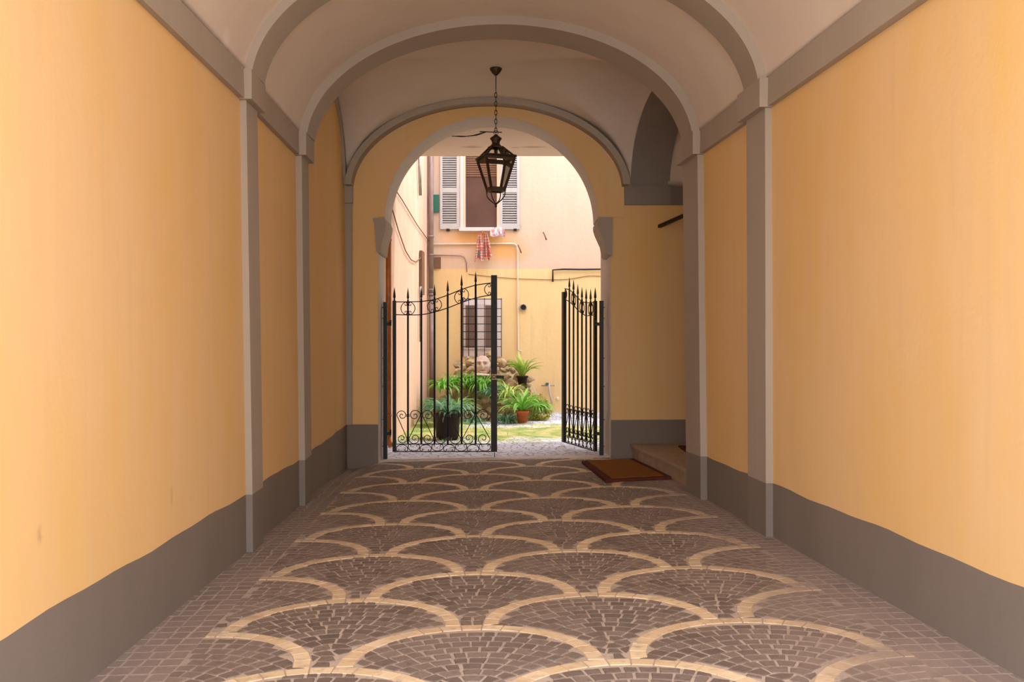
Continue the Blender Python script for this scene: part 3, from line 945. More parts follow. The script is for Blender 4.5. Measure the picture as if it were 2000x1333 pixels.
mb.build('finial', M['bronze'], lan)
mb = MB(); mb.lathe([(0.018, lz(305)), (0.022, lz(298)), (0.022, lz(292)), (0.012, lz(288))], n=14); mb.build('lamp_socket', M['bronze'], lan)

# ------------------------------------------------------------------ the iron gate
GY = 13.80
kG = GY / F
def gz(y): return HC - (y - 676) * kG
def gx_(x): return (x - 770.3) * kG
BARS = [796.8, 823.0, 848.7, 874.5, 901.6, 929.0]
TIPS = [562, 560, 556, 548, 537, 530]
TOPR = [(770, 590), (797, 590), (823, 589), (848, 585.5), (874, 577), (901, 566), (929, 557.5), (958, 553.5), (966, 553)]
LOWR = [(770, 615), (797, 615.5), (823, 615), (848, 610), (874, 602), (901, 591.5), (929, 582.5), (958, 577), (966, 576.5)]
def curve(tab, x):
    # smooth interpolation
    for i in range(len(tab) - 1):
        if tab[i][0] <= x <= tab[i + 1][0]:
            p0 = tab[max(i - 1, 0)][1]; p1 = tab[i][1]; p2 = tab[i + 1][1]; p3 = tab[min(i + 2, len(tab) - 1)][1]
            t = (x - tab[i][0]) / (tab[i + 1][0] - tab[i][0])
            return 0.5 * (2 * p1 + (p2 - p0) * t + (2 * p0 - 5 * p1 + 4 * p2 - p3) * t * t + (3 * p1 - p0 - 3 * p2 + p3) * t ** 3)
    return tab[-1][1]
def spear(mb, x, ytip, w=1.0):
    mb.lathe([(0.010 * w, gz(ytip + 27)), (0.013 * w, gz(ytip + 25.5)), (0.009 * w, gz(ytip + 24)), (0.009 * w, gz(ytip + 22)),
              (0.017 * w, gz(ytip + 20)), (0.013 * w, gz(ytip + 13)), (0.007 * w, gz(ytip + 6)), (0.0012, gz(ytip))], (x, 0, 0), n=8)
def spiral(cx, cy, r0, r1, a0, a1, n=26):
    pts = []
    for i in range(n + 1):
        t = i / n; r = r0 + (r1 - r0) * t; a = a0 + (a1 - a0) * t
        pts.append((cx + r * math.cos(a), cy + r * math.sin(a)))
    return pts
def gt(mb, pts, r=0.0052, n=6):
    r *= 1.3
    mb.tube([(gx_(x), 0, gz(y)) for x, y in pts], r, n)
def leaf_gate(label, loc, rz, tall, ytop_post, group):
    g = thing('iron_gate', label, 'gate', loc, rz, group)
    base = loc[2]
    mb = MB()
    mb.box(-0.024, 0.024, -0.022, 0.022, gz(883), gz(588)); s_ = mb.build('hinge_stile', M['iron'], g)
    mb = MB(); spear(mb, 0.0, 561, 1.15); mb.build('spear_tip', M['iron'], s_)
    xe = gx_(965)
    mb = MB(); mb.box(xe - 0.042, xe + 0.042, -0.025, 0.025, gz(883), gz(ytop_post)); mb.build('meeting_stile', M['iron'], g)
    for x, yt in zip(BARS, TIPS):
        mb = MB(); mb.tube([(gx_(x), 0, gz(868)), (gx_(x), 0, gz(yt + 25))], 0.0135, 8); b = mb.build('bar', M['iron'], g)
        mb = MB(); spear(mb, gx_(x), yt); mb.build('spear_tip', M['iron'], b)
        for yy in (812, 857):
            mb = MB(); mb.box(gx_(x) - 0.019, gx_(x) + 0.019, -0.017, 0.017, gz(yy + 2.8), gz(yy - 2.8))
            mb.build('collar', M['iron'], b)
    for nm, tab in (('top_rail', TOPR), ('lower_curved_rail', LOWR)):
        mb = MB(); gt(mb, [(x, curve(tab, x)) for x in [772 + (960 - 772) * i / 40 for i in range(41)]], 0.0058); mb.build(nm, M['iron'], g)
    mb = MB(); mb.box(0, xe, -0.010, 0.010, gz(868.8), gz(867.2)); mb.build('middle_rail', M['iron'], g)
    mb = MB(); mb.box(0, xe, -0.012, 0.012, gz(883.4), gz(881.6)); mb.build('bottom_rail', M['iron'], g)
    # paired C scrolls round every second bar
    for xc in (796.8, 848.7, 901.6, 960.0):
        for sg in (-1, 1):
            if xc > 950 and sg > 0: continue
            cyc = (curve(TOPR, xc + sg * 7) + curve(LOWR, xc + sg * 7)) / 2; H = (curve(LOWR, xc) - curve(TOPR, xc)) / 2 - 0.3
            pts = []
            for q in (spiral(xc + sg * 6.0, cyc - H * 0.50, 1.2, 3.6, 0.6, 3.4, 12),):
                pass
            # outer arc from near the bar over the far side and back, ends curled in
            arc = []
            for i in range(25):
                a = -1.25 + 2.5 * i / 24
                arc.append((xc + sg * (0.5 + 13.2 * math.cos(a)), cyc + H * 1.0 * math.sin(a) / math.sin(1.25) * (0.98)))
            top = [(xc + sg * dx, cyc - dy) for dx, dy in ((3.0, H * 0.92), (1.6, H * 0.72), (2.2, H * 0.50), (4.6, H * 0.42), (6.2, H * 0.56), (5.2, H * 0.70))]
            pts = list(reversed(top)) + arc + [(x, 2 * cyc - y) for x, y in top]
            mb = MB(); gt(mb, pts, 0.0048); mb.build('scroll', M['iron'], g)
        if xc < 950:
            for (za, zb) in ((curve(TOPR, xc) + 5, curve(TOPR, xc) + 0.5), (curve(LOWR, xc) - 0.5, curve(LOWR, xc) - 5)):
                mb = MB(); mb.box(gx_(xc) - 0.018, gx_(xc) + 0.018, -0.017, 0.017, gz(za), gz(zb)); mb.build('scroll_collar', M['iron'], g)
    # S scrolls filling the lower panel
    edges = [773.5] + BARS + [958.5]
    for i in range(7):
        a, b = edges[i], edges[i + 1]; c = (a + b) / 2; w = (b - a) / 2 - 1.2
        sg = 1 if i % 2 == 0 else -1
        # top curl starts in the middle, runs round and down to the side a (sg=1) then straight across to side b
        r = w - 0.2
        top = spiral(c + sg * 1.2, 812, 1.0, r, 0.0, -(2 * PI + PI * 0.98) , 34)
        top = [(c + sg * (x - c), y) for x, y in [(c + (px_ - (c + sg * 1.2)) + 1.2 * 0, py_) for px_, py_ in top]]
        bot = spiral(c, 857, 1.0, r, PI, PI - (2 * PI + PI * 0.98), 34)
        bot = [(c + sg * (x - c), y) for x, y in bot]
        mb = MB(); gt(mb, top + list(reversed(bot)), 0.0048); mb.build('scroll', M['iron'], g)
    # low frieze of C scrolls
    w = (958.5 - 773.5) / 8
    for i in range(8):
        c = 773.5 + w * (i + 0.5); up = i % 2 == 0; s2 = 1 if up else -1
        mid = 875.3; pts = []
        for k in range(21):
            a = PI + PI * k / 20
            pts.append((c + (w / 2 - 0.4) * math.cos(a), mid - s2 * (-2.0) + s2 * 8.2 * math.sin(a)))
        def curl(sx):
            return [(c + sx * (w / 2 - dx), mid + s2 * (2.0 + dy)) for dx, dy in ((0.6, 1.8), (2.0, 4.2), (4.6, 4.4), (6.2, 2.2), (5.0, 0.6))]
        pts = list(reversed(curl(-1))) + pts + curl(1)
        mb = MB(); gt(mb, pts, 0.0045); mb.build('scroll', M['iron'], g)
    return g, xe
gl_ = (at(770.3, 883, GY).x, GY, 0)
g1, xe = leaf_gate('left leaf of the black wrought iron gate, closed across the archway', gl_, 0, True, 538, 'leaves of the wrought iron gate')
mb = MB(); mb.box(xe - 0.03, xe + 0.05, -0.045, -0.024, gz(742), gz(731)); lk = mb.build('lock_box', M['brass'], g1); lk['label'] = 'worn brass lock box'
mb = MB(); mb.bar((xe + 0.03, -0.03, gz(736.5)), (xe + 0.14, -0.03, gz(737)), 0.04, 0.045); mb.build('lock_bolt', M['iron'], g1)
mb = MB(); mb.lathe([(0.012, -0.10), (0.026, -0.085), (0.028, -0.06), (0.016, -0.045), (0.012, -0.02)], (xe + 0.0, 0, gz(736)), n=14, axis='y'); kn = mb.build('knob', M['brass'], g1)
mb = MB(); mb.tube([(gx_(966), 0, gz(884)), (gx_(966), 0, gz(896))], 0.006, 8); mb.build('drop_bolt', M['iron'], g1)
hx = at(1162.5, 880, 13.86).x
g2, _ = leaf_gate('right leaf of the black wrought iron gate, swung open into the courtyard', (hx, 13.86, 0.0), math.atan2(1.335, -0.365), False, 560, 'leaves of the wrought iron gate')
for (xa, xb_, ytop, lab, sg, Yp) in ((748.5, 756.5, 590.5, 'black iron hinge post left of the gate, topped below the spears', 1, 13.80), (1170.8, 1178.6, 588, 'black iron hinge post right of the gate, beside the open leaf', -1, 13.80)):
    p = at((xa + xb_) / 2, 890, Yp); zf = fz(p.x, Yp)
    t = thing('gate_post', lab, 'gate post', (p.x, Yp, zf), 0, 'hinge posts of the gate')
    zt = at(0, ytop, Yp).z - zf
    mb = MB(); mb.box(-0.028, 0.028, -0.025, 0.025, 0.0, zt); mb.build('post', M['iron'], t)
    for yy in (631, 845):
        zz = at(0, yy, Yp).z - zf
        mb = MB(); mb.box(*sorted((sg * 0.026, sg * 0.085)), -0.02, 0.02, zz - 0.04, zz + 0.005); mb.box(*sorted((sg * 0.06, sg * 0.085)), -0.02, 0.02, zz - 0.01, zz + 0.04); mb.build('hinge', M['iron'], t)
    for yy in (601, 622, 700, 755, 820, 872):
        zz = at(0, yy, Yp).z - zf
        mb = MB(); mb.tube([(-sg * 0.026, 0, zz), (-sg * 0.045, 0, zz)], 0.006, 6); mb.build('wall_pin', M['iron'], t)

# ------------------------------------------------------------------ step, doormat, bar in the recess
mb = MB()
def stepx(Y): return lerp(1.885, 1.615, (Y - 10.6) / 2.8)
ztp = 0.235
P = [(stepx(10.42), 10.42), (4.19, 10.42), (4.19, YB - 0.01), (stepx(YB), YB - 0.01)]
mb.hexa([(x, y, 0.0) for x, y in P] + [(x, y, ztp - 0.035) for x, y in P])
st = thing('stone_step', 'worn beige stone step at the foot of the stair on the right', 'step', (0, 0, 0))
mb.build('riser', M['step'], st)
mb = MB(); P2 = [(P[0][0] - 0.03, P[0][1]), P[1], P[2], (P[3][0] - 0.03, P[3][1])]
mb.hexa([(x, y, ztp - 0.035) for x, y in P2] + [(x, y, ztp) for x, y in P2]); mb.build('tread', M['step'], st)
mb = MB()
mb.hexa([(2.12, 11.2, ztp), (2.6, 11.2, ztp), (2.6, 12.95, ztp), (2.16, 12.95, ztp), (2.13, 11.21, ztp + .02), (2.59, 11.21, ztp + .02), (2.59, 12.94, ztp + .02), (2.17, 12.94, ztp + .02)])
tag(mb.build('floor_mat', M['mat_border']), 'dark mat lying on top of the stone step', 'mat')

mc = [(0.905, 12.93), (1.60, 13.12), (1.80, 11.26), (1.045, 11.10)]
def matq(inset, z0_, z1_, m):
    cx = sum(p[0] for p in mc) / 4; cy_ = sum(p[1] for p in mc) / 4
    q = []
    for (x, y_) in mc:
        dx, dy = x - cx, y_ - cy_; k1 = 1 - inset / abs(dx + 1e-9) if abs(dx) > 0 else 1; k2 = 1 - inset / abs(dy)
        q.append((cx + dx * k1, cy_ + dy * k2))
    mbq = MB(); mbq.hexa([(x, y_, fz(x, y_) + z0_) for x, y_ in reversed(q)] + [(x, y_, fz(x, y_) + z1_) for x, y_ in reversed(q)], m)
    return mbq
dm = thing('doormat', 'thick orange brown coir doormat with dark red border before the step', 'doormat', (0, 0, 0))
matq(0.0, 0.006, 0.040, 0).build('border', M['mat_border'], dm)
matq(0.075, 0.030, 0.048, 0).build('pile', M['mat_centre'], dm)
mb = MB(); a = at(1287, 442.5, YB - 0.25); b = at(1352, 413.5, YB - 0.9)
pa = at(1286.5, 443, YB + 0.02); pb = at(1375, 404, 12.4); pc = pa + (pb - pa) * ((YB - 10.39) / (YB - 12.4))
mb.bar(pa, pc, 0.042, 0.042)
tag(mb.build('metal_bar', M['iron']), 'slanting black metal bar high in the stair recess', 'bar')

# ------------------------------------------------------------------ facade: windows
def pbox(mb, x0, y0_, x1, y1_, dy0, dy1, m=0):
    """facade box from pixel corners, standing dy0..dy1 in front of the facade plane"""
    a = FA(x0, y0_); b = FA(x1, y1_)
    mb.box(a.x, b.x, FY - dy1, FY - dy0, b.z, a.z, m)
w1 = thing('window_1', 'upper courtyard window with open grey louvred shutters', 'window', FA(935, 448)); w1['kind'] = 'structure'
def wp(mb, name, mat, par=None):
    o = mb.build(name, mat, par or w1)
    if par is None: o.location = -w1.location
    return o
WTOP = 250
mb = MB(); pbox(mb, 909, WTOP, 971, 446, -0.005, 0.006); wp(mb, 'dark_opening', M['interior'])
mb = MB()
pbox(mb, 897, WTOP, 909.5, 446, -0.005, 0.05); pbox(mb, 970.5, WTOP, 977, 446, -0.005, 0.05); pbox(mb, 897, WTOP - 8, 977, WTOP, -0.005, 0.05)
wp(mb, 'frame', M['cream'])
mb = MB(); pbox(mb, 899.5, WTOP, 904, 446, 0.03, 0.075); wp(mb, 'casement', M['white'])
mb = MB()
for i in range(22):
    yy = WTOP + i * 4.4
    pbox(mb, 910, yy, 970.5, yy + 2.9, 0.006, 0.02)
wp(mb, 'blind', M['blind'])
mb = MB(); pbox(mb, 897, 445.5, 979, 452.5, -0.005, 0.13); wp(mb, 'sill', M['white'])
for (xa, xb_) in ((860, 897.5), (977, 1015)):
    mb = MB()
    pbox(mb, xa, WTOP, xa + 4.5, 448.5, 0.01, 0.055); pbox(mb, xb_ - 5.5, WTOP, xb_, 448.5, 0.01, 0.055)
    pbox(mb, xa, 437, xb_, 448.5, 0.012, 0.053); pbox(mb, xa, 367.5, xb_, 377, 0.012, 0.053); pbox(mb, xa, WTOP, xb_, WTOP + 8, 0.012, 0.053)
    sh = wp(mb, 'shutter', M['shutter'])
    mb = MB()
    for (ya, yb_) in ((WTOP + 8, 367.5), (377, 437)):
        n = int((yb_ - ya) / 4.3)
        for i in range(n):
            yy = ya + (yb_ - ya) * i / n
            a = FA(xa + 4.5, yy); b = FA(xb_ - 5.5, yy + 2.6)
            mb.hexa([(a.x, FY - 0.052, b.z), (b.x, FY - 0.052, b.z), (b.x, FY - 0.046, b.z), (a.x, FY - 0.046, b.z),
                     (a.x, FY - 0.022, a.z), (b.x, FY - 0.022, a.z), (b.x, FY - 0.014, a.z), (a.x, FY - 0.014, a.z)])
    lo = mb.build('louvres', M['shutter'], sh)
    mb = MB(); pbox(mb, xa + 3, WTOP + 4, xb_ - 3, 443, 0.0105, 0.0125); mb.build('gap_shade', M['gapshade'], sh)  # dark sheet added behind the slats, stands in for shade in the gaps
    mb = MB(); hxx = xa + 12 if xa < 900 else xb_ - 12
    pbox(mb, hxx, 447.5, hxx + 6, 452, 0.0, 0.06); mb.build('shutter_catch', M['iron'], sh)

w2 = thing('window_2', 'lower courtyard window behind a fine iron grille', 'window', FA(942, 695)); w2['kind'] = 'structure'
def wp2(mb, name, mat):
    o = mb.build(name, mat, w2); o.location = -w2.location; return o
mb = MB(); pbox(mb, 904, 583, 980, 697, -0.005, 0.02); wp2(mb, 'surround', M['white'])
for (xa, xb_) in ((907, 930.5), (931.5, 968)):
    mb = MB(); pbox(mb, xa, 594, xb_, 682, 0.02, 0.045); wp2(mb, 'frame', M['white'])
for (xa, xb_) in ((909.5, 928.5), (948, 962)):
    mb = MB(); pbox(mb, xa, 597, xb_, 679.5, 0.045, 0.05); wp2(mb, 'pane', M['pane'])
mb = MB()
for xg in (905, 916, 932, 946.5, 960, 979.5):
    a = FA(xg, 583); b = FA(xg, 697); mb.tube([(a.x, FY - 0.12, a.z), (b.x, FY - 0.12, b.z)], 0.0085, 6)
for yg in (585, 603.5, 619, 633.5, 648.5, 663, 677.5):
    a = FA(904, yg); b = FA(980, yg); mb.tube([(a.x, FY - 0.125, a.z), (b.x, FY - 0.125, b.z)], 0.0085, 6)
for xg in (905, 979.5):
    for yg in (585, 677.5):
        a = FA(xg, yg); mb.tube([(a.x, FY - 0.125, a.z), (a.x, FY, a.z)], 0.0085, 6)
wp2(mb, 'grille', M['iron'])

# pipes, cables and fittings on the facade
def ftube(name, pts, r, mat, label, cat, off=0.04, n=8, group=None):
    mb = MB(); mb.tube([FA(x, y, off) for x, y in pts], r, n)
    return tag(mb.build(name, mat), label, cat, group)
dp = thing('drainpipe', 'brown grey drainpipe in the corner of the courtyard facade', 'drainpipe', FA(842, 720, 0.1))
mb = MB(); mb.tube([FA(842.3, 200, 0.09), FA(842.5, 575, 0.09)], 0.052, 12); o = mb.build('pipe', M['greypipe'], dp); o.location = -dp.location
mb = MB(); mb.tube([FA(842.8, 575, 0.09), FA(844, 800, 0.09)], 0.046, 12); o = mb.build('lower_pipe', M['greypipe'], dp); o.location = -dp.location
for yy in (463, 499, 567, 576):
    mb = MB(); mb.lathe([(0.064, -0.02), (0.064, 0.02)], FA(842.5, yy, 0.09), n=12)
    o = mb.build('collar', M['greypipe'], dp); o.location = -dp.location
wpipe = ftube('water_pipe', [(846, 496), (846, 477), (1004, 476.5), (1009, 480), (1011, 492), (1011, 560), (1011.5, 684), (1019, 686)], 0.017, M['whitepipe'], 'cream painted water pipe running under the upper window and down', 'pipe', 0.03)
ftube('conduit', [(848, 499), (870, 499), (900, 500), (907, 503), (911, 513), (912, 532)], 0.009, M['greypipe'], 'thin grey conduit bending down beside the drainpipe', 'conduit', 0.02)
ftube('black_pipe', [(1079.5, 551), (1079.5, 528), (1100, 526.5), (1140, 527), (1200, 526)], 0.017, M['iron'], 'black pipe with a short drop along the paint line', 'pipe', 0.04)
cb = []
for i in range(31):
    x = 915 + (1230 - 915) * i / 30
    cb.append((x, interp([(915, 536), (960, 541), (1010, 545), (1080, 547), (1110, 546), (1150, 539), (1230, 542)], x)))
ftube('wall_cable', cb, 0.006, M['cable'], 'thin sagging cable stapled across the yellow storey', 'cable', 0.012, 6)
for (x, y, lab) in ((1013, 480, 'rusty iron hook at the bend of the cream water pipe'), (1062, 455, 'rusty iron hook alone on the pale upper facade')):
    mb = MB(); mb.tube([FA(x - 1, y, 0.01), FA(x - 1, y, 0.10), FA(x + 2, y + 7, 0.12), FA(x + 5, y + 15, 0.10)], [0.012, 0.012, 0.013, 0.016], 8)
    tag(mb.build('iron_hook', M['cable']), lab, 'hook', 'iron hooks on the facade')
mb = MB(); pbox(mb, 848, 503, 861, 525, 0.0, 0.03); tag(mb.build('vent_box', M['blind']), 'small dark brown vent beside the drainpipe', 'vent')
mb = MB(); pbox(mb, 845.5, 381, 857.5, 415, 0.0, 0.05); tag(mb.build('green_box', M['greenbox']), 'dark green metal box left of the shuttered window', 'box')
rv = thing('round_vent', 'round dark vent pipe on the yellow storey', 'vent', FA(1022, 601))
mb = MB(); mb.lathe([(0.072, 0.0), (0.072, -0.05), (0.060, -0.055), (0.055, -0.03)], (0, 0, 0), n=24, axis='y'); mb.build('rim', M['steel'], rv)
mb = MB(); mb.lathe([(0.056, -0.028), (0.056, -0.04)], (0, 0, 0), n=24, axis='y'); mb.build('hole', M['iron'], rv)
# tap and hose
tp_ = thing('wall_tap', 'garden tap with a crossbar and pale hose on the yellow wall', 'tap', FA(1070, 752))
def loc_(x, y, d): return FA(x, y, d) - Vector(tp_.location)
mb = MB(); mb.tube([loc_(1057, 753.5, 0.05), loc_(1083, 753.5, 0.05)], 0.012, 8); mb.tube([loc_(1066, 751, 0.0), loc_(1066, 751, 0.09)], 0.02, 8); mb.build('pipe', M['steel'], tp_)
mb = MB(); mb.box(-0.085 + 0.04, -0.005 + 0.02, -0.12, -0.06, 0.0, 0.045); mb.build('valve', M['blue'], tp_)
mb = MB(); mb.tube([loc_(1070, 748, 0.08), loc_(1072, 756, 0.10), loc_(1073, 768, 0.10), loc_(1076, 779, 0.09), loc_(1078, 787, 0.07)], 0.022, 8); mb.build('hose', M['hose'], tp_)
mb = MB(); mb.lathe([(0.036, 0), (0.036, -0.02), (0.02, -0.03)], FA(1089, 779), n=16, axis='y'); tag(mb.build('round_cover', M['whitepipe']), 'small round cap on the wall right of the tap', 'cap')

# laundry
def cloth(name, cx, ytop, ybot, w0, w1_, d, mat, label, folds, sk=0, seed=1):
    mb = MB(); rr = random.Random(seed); ph = [rr.random() * 6 for _ in range(4)]
    nr, nc = 18, 22; sheets = []
    for off in (0.0, 0.012):
        rows = []
        for i in range(nr + 1):
            t = i / nr; y = lerp(ytop, ybot, t); w = lerp(w0, w1_, t ** 0.7)
            row = []
            for j in range(nc + 1):
                s_ = j / nc * 2 - 1
                yy = y + (ybot - ytop) * 0.09 * t * math.sin(s_ * 4 + ph[0])
                p = FA(cx + sk * t + s_ * w / 2, yy, d)
                p.y -= (0.035 * t + 0.01) * math.sin(s_ * folds + ph[1]) + off
                row.append(p)
            rows.append(row)
        mb.grid(rows); sheets.append(rows)
    A, B = sheets
    mb.grid([A[0], B[0]]); mb.grid([A[-1], B[-1]]); mb.grid([[r[0] for r in A], [r[0] for r in B]]); mb.grid([[r[-1] for r in A], [r[-1] for r in B]])
    return mb
tw = thing('patterned_towel', 'red and cream patterned towel hanging folded below the upper window', 'towel', FA(944, 458, 0.2))
o = cloth('a', 938, 459, 510, 6, 19, 0.20, None, '', 6, -1, 2).build('left_fold', M['towel_red'], tw); o.location = -tw.location
o = cloth('b', 949, 457, 507, 5, 18, 0.17, None, '', 7, 4, 3).build('right_fold', M['towel_red'], tw); o.location = -tw.location
mb = MB(); mb.tube([FA(943, 452, 0.14), FA(943, 460, 0.19)], 0.01, 6); o = mb.build('peg', M['copper'], tw); o.location = -tw.location
mb = cloth('c', 971, 446, 463, 26, 30, 0.145, None, '', 9, 2, 5)
tag(mb.build('pink_cloth', M['towel_pink']), 'pink and white cloth draped over the upper window sill', 'cloth')

# left courtyard wall fittings
def LW(x, y, off=0.03):
    """point on the left courtyard wall under photograph pixel x,y"""
    # wall: X = -1.985 + (Y-14.1)*0.02971
    # (x-1000)/F*Y = -1.985+0.02971(Y-14.1)+off
    Y = (-1.985 - 0.02971 * 14.1 + off) / ((x - 1000) / F - 0.02971)
    return at(x, y, Y)
def wtube(name, pts, r, mat, label, cat, off=0.03, n=8):
    mb = MB(); mb.tube([LW(x, y, off) for x, y in pts], r, n); return tag(mb.build(name, mat), label, cat)
cp = thing('copper_downpipe', 'orange brown downpipe just behind the left gate post', 'downpipe', (-1.83, 14.75, 0.02))
c0 = Vector(cp.location)
mb = MB(); mb.tube([(0, 0, 0.16), (0, 0, 4.65)], 0.043, 14); mb.build('pipe', M['copper'], cp)
mb = MB(); mb.tube([(0, 0, 0.18), (0.01, -0.01, 0.10), (0.05, -0.03, 0.04)], 0.043, 12); mb.build('shoe', M['copper'], cp)
for z in (0.5, 1.9, 3.1):
    mb = MB(); mb.lathe([(0.05, z - 0.015), (0.05, z + 0.015)], n=14); mb.build('clamp', M['copper'], cp)
wtube('wall_wire', [(765, 360), (785, 390), (815, 440), (838, 472)], 0.009, M['cable'], 'straight brown cable slanting down the left courtyard wall', 'cable')
wtube('wall_wire', [(765, 405), (778, 450), (792, 490), (803, 508), (812, 512), (820, 506), (826, 494)], 0.010, M['cable'], 'looping cable hanging low on the left courtyard wall', 'cable')
wtube('thin_downpipe', [(821.5, 560), (822, 668)], 0.028, M['steel'], 'slim grey pipe on the pink courtyard wall', 'pipe', 0.05)
wtube('thin_downpipe', [(819, 300), (821, 382)], 0.03, M['steel'], 'slim grey pipe high on the pink wall', 'pipe', 0.05)
mb = MB(); pa = LW(819.5, 515, 0.012); pb = LW(824.5, 515, 0.012); zl, zh = LW(822, 575).z, LW(822, 490).z
mb.hexa([(q.x + dx, q.y, z) for z in (zl, zh) for (q, dx) in ((pa, 0), (pa, 0.05), (pb, 0.05), (pb, 0))])
tag(mb.build('wooden_panel', M['blind']), 'narrow brown panel on the pink courtyard wall', 'panel')

# loose wires and patched holes under the outer ceiling
mb = MB()
for k in range(2):
    pts = []
    for i in range(13):
        t = i / 12; x = lerp(882 + 10 * k, 958, t)
        y = interp([(0, 266), (0.3, 267.5 - k), (0.6, 264 + 0.5 * k), (1, 255)], t)
        pts.append(at(x, y, 14.62))
    mb.tube(pts, 0.006, 6)
mb.tube([(at(937, 253, 14.6).x, 14.6, 4.694), (at(980, 253, 14.6).x, 14.65, 4.694)], 0.007, 6)
tag(mb.build('loose_cable', M['iron']), 'dark cable sagging under the ceiling outside the arch', 'cable')

# ------------------------------------------------------------------ rock fountain
rk = thing('rock_fountain', 'mossy mound of tufa rocks with a carved mask against the facade', 'fountain', (-0.4, 20.4, fz(-0.4, 20.4)))
rloc = Vector(rk.location)
def rock_mb(c, s, seed, n=2):
    import bmesh
    rr = random.Random(seed)
    bm = bmesh.new(); bmesh.ops.create_icosphere(bm, subdivisions=n + 1, radius=1)
    offs = [(Vector((rr.uniform(-1, 1), rr.uniform(-1, 1), rr.uniform(-1, 1))).normalized(), rr.uniform(0.45, 0.80)) for _ in range(16)]
    for v in bm.verts:
        p = v.co.copy()
        for (d, k) in offs:
            q = p.dot(d)
            if q > k: p -= d * (q - k)
        p *= 1 + 0.16 * math.sin(p.x * 5 + seed) * math.sin(p.y * 6 + seed * 2) + 0.05 * math.sin(p.z * 13 + seed)
        v.co = p
    mb = MB(); bm.verts.ensure_lookup_table()
    for v in bm.verts: mb.v.append((c[0] + v.co.x * s[0], c[1] + v.co.y * s[1], c[2] + v.co.z * s[2]))
    tone = rr.random()
    for f in bm.faces: mb.face([v.index for v in f.verts], 0, False, tone)
    bm.free(); return mb
rr = random.Random(5)
# core of the mound: outline height above ground as a function of photograph column
prof = [(850, 800), (885, 716), (905, 702), (935, 690), (960, 690), (985, 700), (1020, 712), (1042, 738), (1060, 768), (1072, 792), (1080, 815)]
cnt = 0
for lev in range(9):
    for k in range(15):
        xpx = 862 + (1068 - 862) * (k + rr.random()) / 15
        ytop_ = interp(prof, xpx)
        ypx = 822 - lev * 16 - rr.uniform(0, 8)
        if ypx < ytop_ + 9: continue
        f = (822 - ypx) / 130.0
        Y = lerp(19.35, 20.75, min(1, f * 1.05)) + rr.uniform(-0.08, 0.08)
        p = at(xpx, ypx, Y)
        s = (rr.uniform(0.09, 0.17), rr.uniform(0.09, 0.15), rr.uniform(0.07, 0.13))
        o = rock_mb(p - rloc, s, cnt + 10, 1).build('rock', M['rock'], rk); cnt += 1
        if cnt > 95: break
# big crown stones
for (x, y, sx, sz, sd) in ((898, 714, 0.15, 0.12, 3), (915, 704, 0.10, 0.14, 4), (958, 692, 0.17, 0.09, 6), (992, 712, 0.12, 0.13, 8)):
    p = at(x, y, 20.75); rock_mb(p - rloc, (sx, 0.14, sz), sd, 2).build('crown_stone', M['rock'], rk)
# mass behind the rocks
mb = MB(); rows = []
for i in range(31):
    xpx = 858 + (1078 - 858) * i / 30; yt = interp(prof, xpx) + 14
    rows.append([at(xpx, 828, 19.55) - rloc, at(xpx, lerp(828, yt, 0.4), 20.0) - rloc, at(xpx, lerp(828, yt, 0.75), 20.5) - rloc, at(xpx, yt, 20.8) - rloc, at(xpx, yt, 20.995) - rloc, at(xpx, 800, 20.995) - rloc])
mb.grid(rows); n_ = 6
mb.face(range(0, 6)); mb.face(range(30 * 6, 30 * 6 + 6)); mb.build('core', M['rock'], rk)
# carved mask
mc_ = at(942, 714, 20.30)
mb = MB(); rows = []
for i in range(25):
    th = PI * i / 24
    row = []
    for j in range(25):
        ph = PI * j / 24
        x = -math.cos(ph) * math.sin(th); z = math.cos(th); y = -math.sin(ph) * math.sin(th)
        r = 1.0
        def bump_(cx, cz_, sx, sz_, a): return a * math.exp(-((x - cx) / sx) ** 2 - ((z - cz_) / sz_) ** 2)
        d = bump_(0, -0.02, 0.13, 0.30, 0.32) + bump_(-0.36, 0.18, 0.16, 0.09, -0.22) + bump_(0.36, 0.18, 0.16, 0.09, -0.22)
        d += bump_(-0.36, 0.38, 0.26, 0.08, 0.16) + bump_(0.36, 0.38, 0.26, 0.08, 0.16) + bump_(0, -0.48, 0.24, 0.09, -0.35) + bump_(0, -0.33, 0.28, 0.06, 0.12) + bump_(0, -0.66, 0.26, 0.08, 0.12)
        d += bump_(-0.55, -0.1, 0.2, 0.2, 0.08) + bump_(0.55, -0.1, 0.2, 0.2, 0.08)
        row.append(mc_ - rloc + Vector((x * 0.17, y * 0.11 - (d * 0.24 if y < -0.05 else 0), z * 0.20)))
    rows.append(row)
mb.grid(rows); o = mb.build('carved_mask', M['mask'], rk); o['label'] = 'carved stone face'
mb = MB()
rock_mb(at(942, 733, 20.1) - rloc, (0.2, 0.22, 0.05), 77, 2).build('basin', M['mask'], rk)

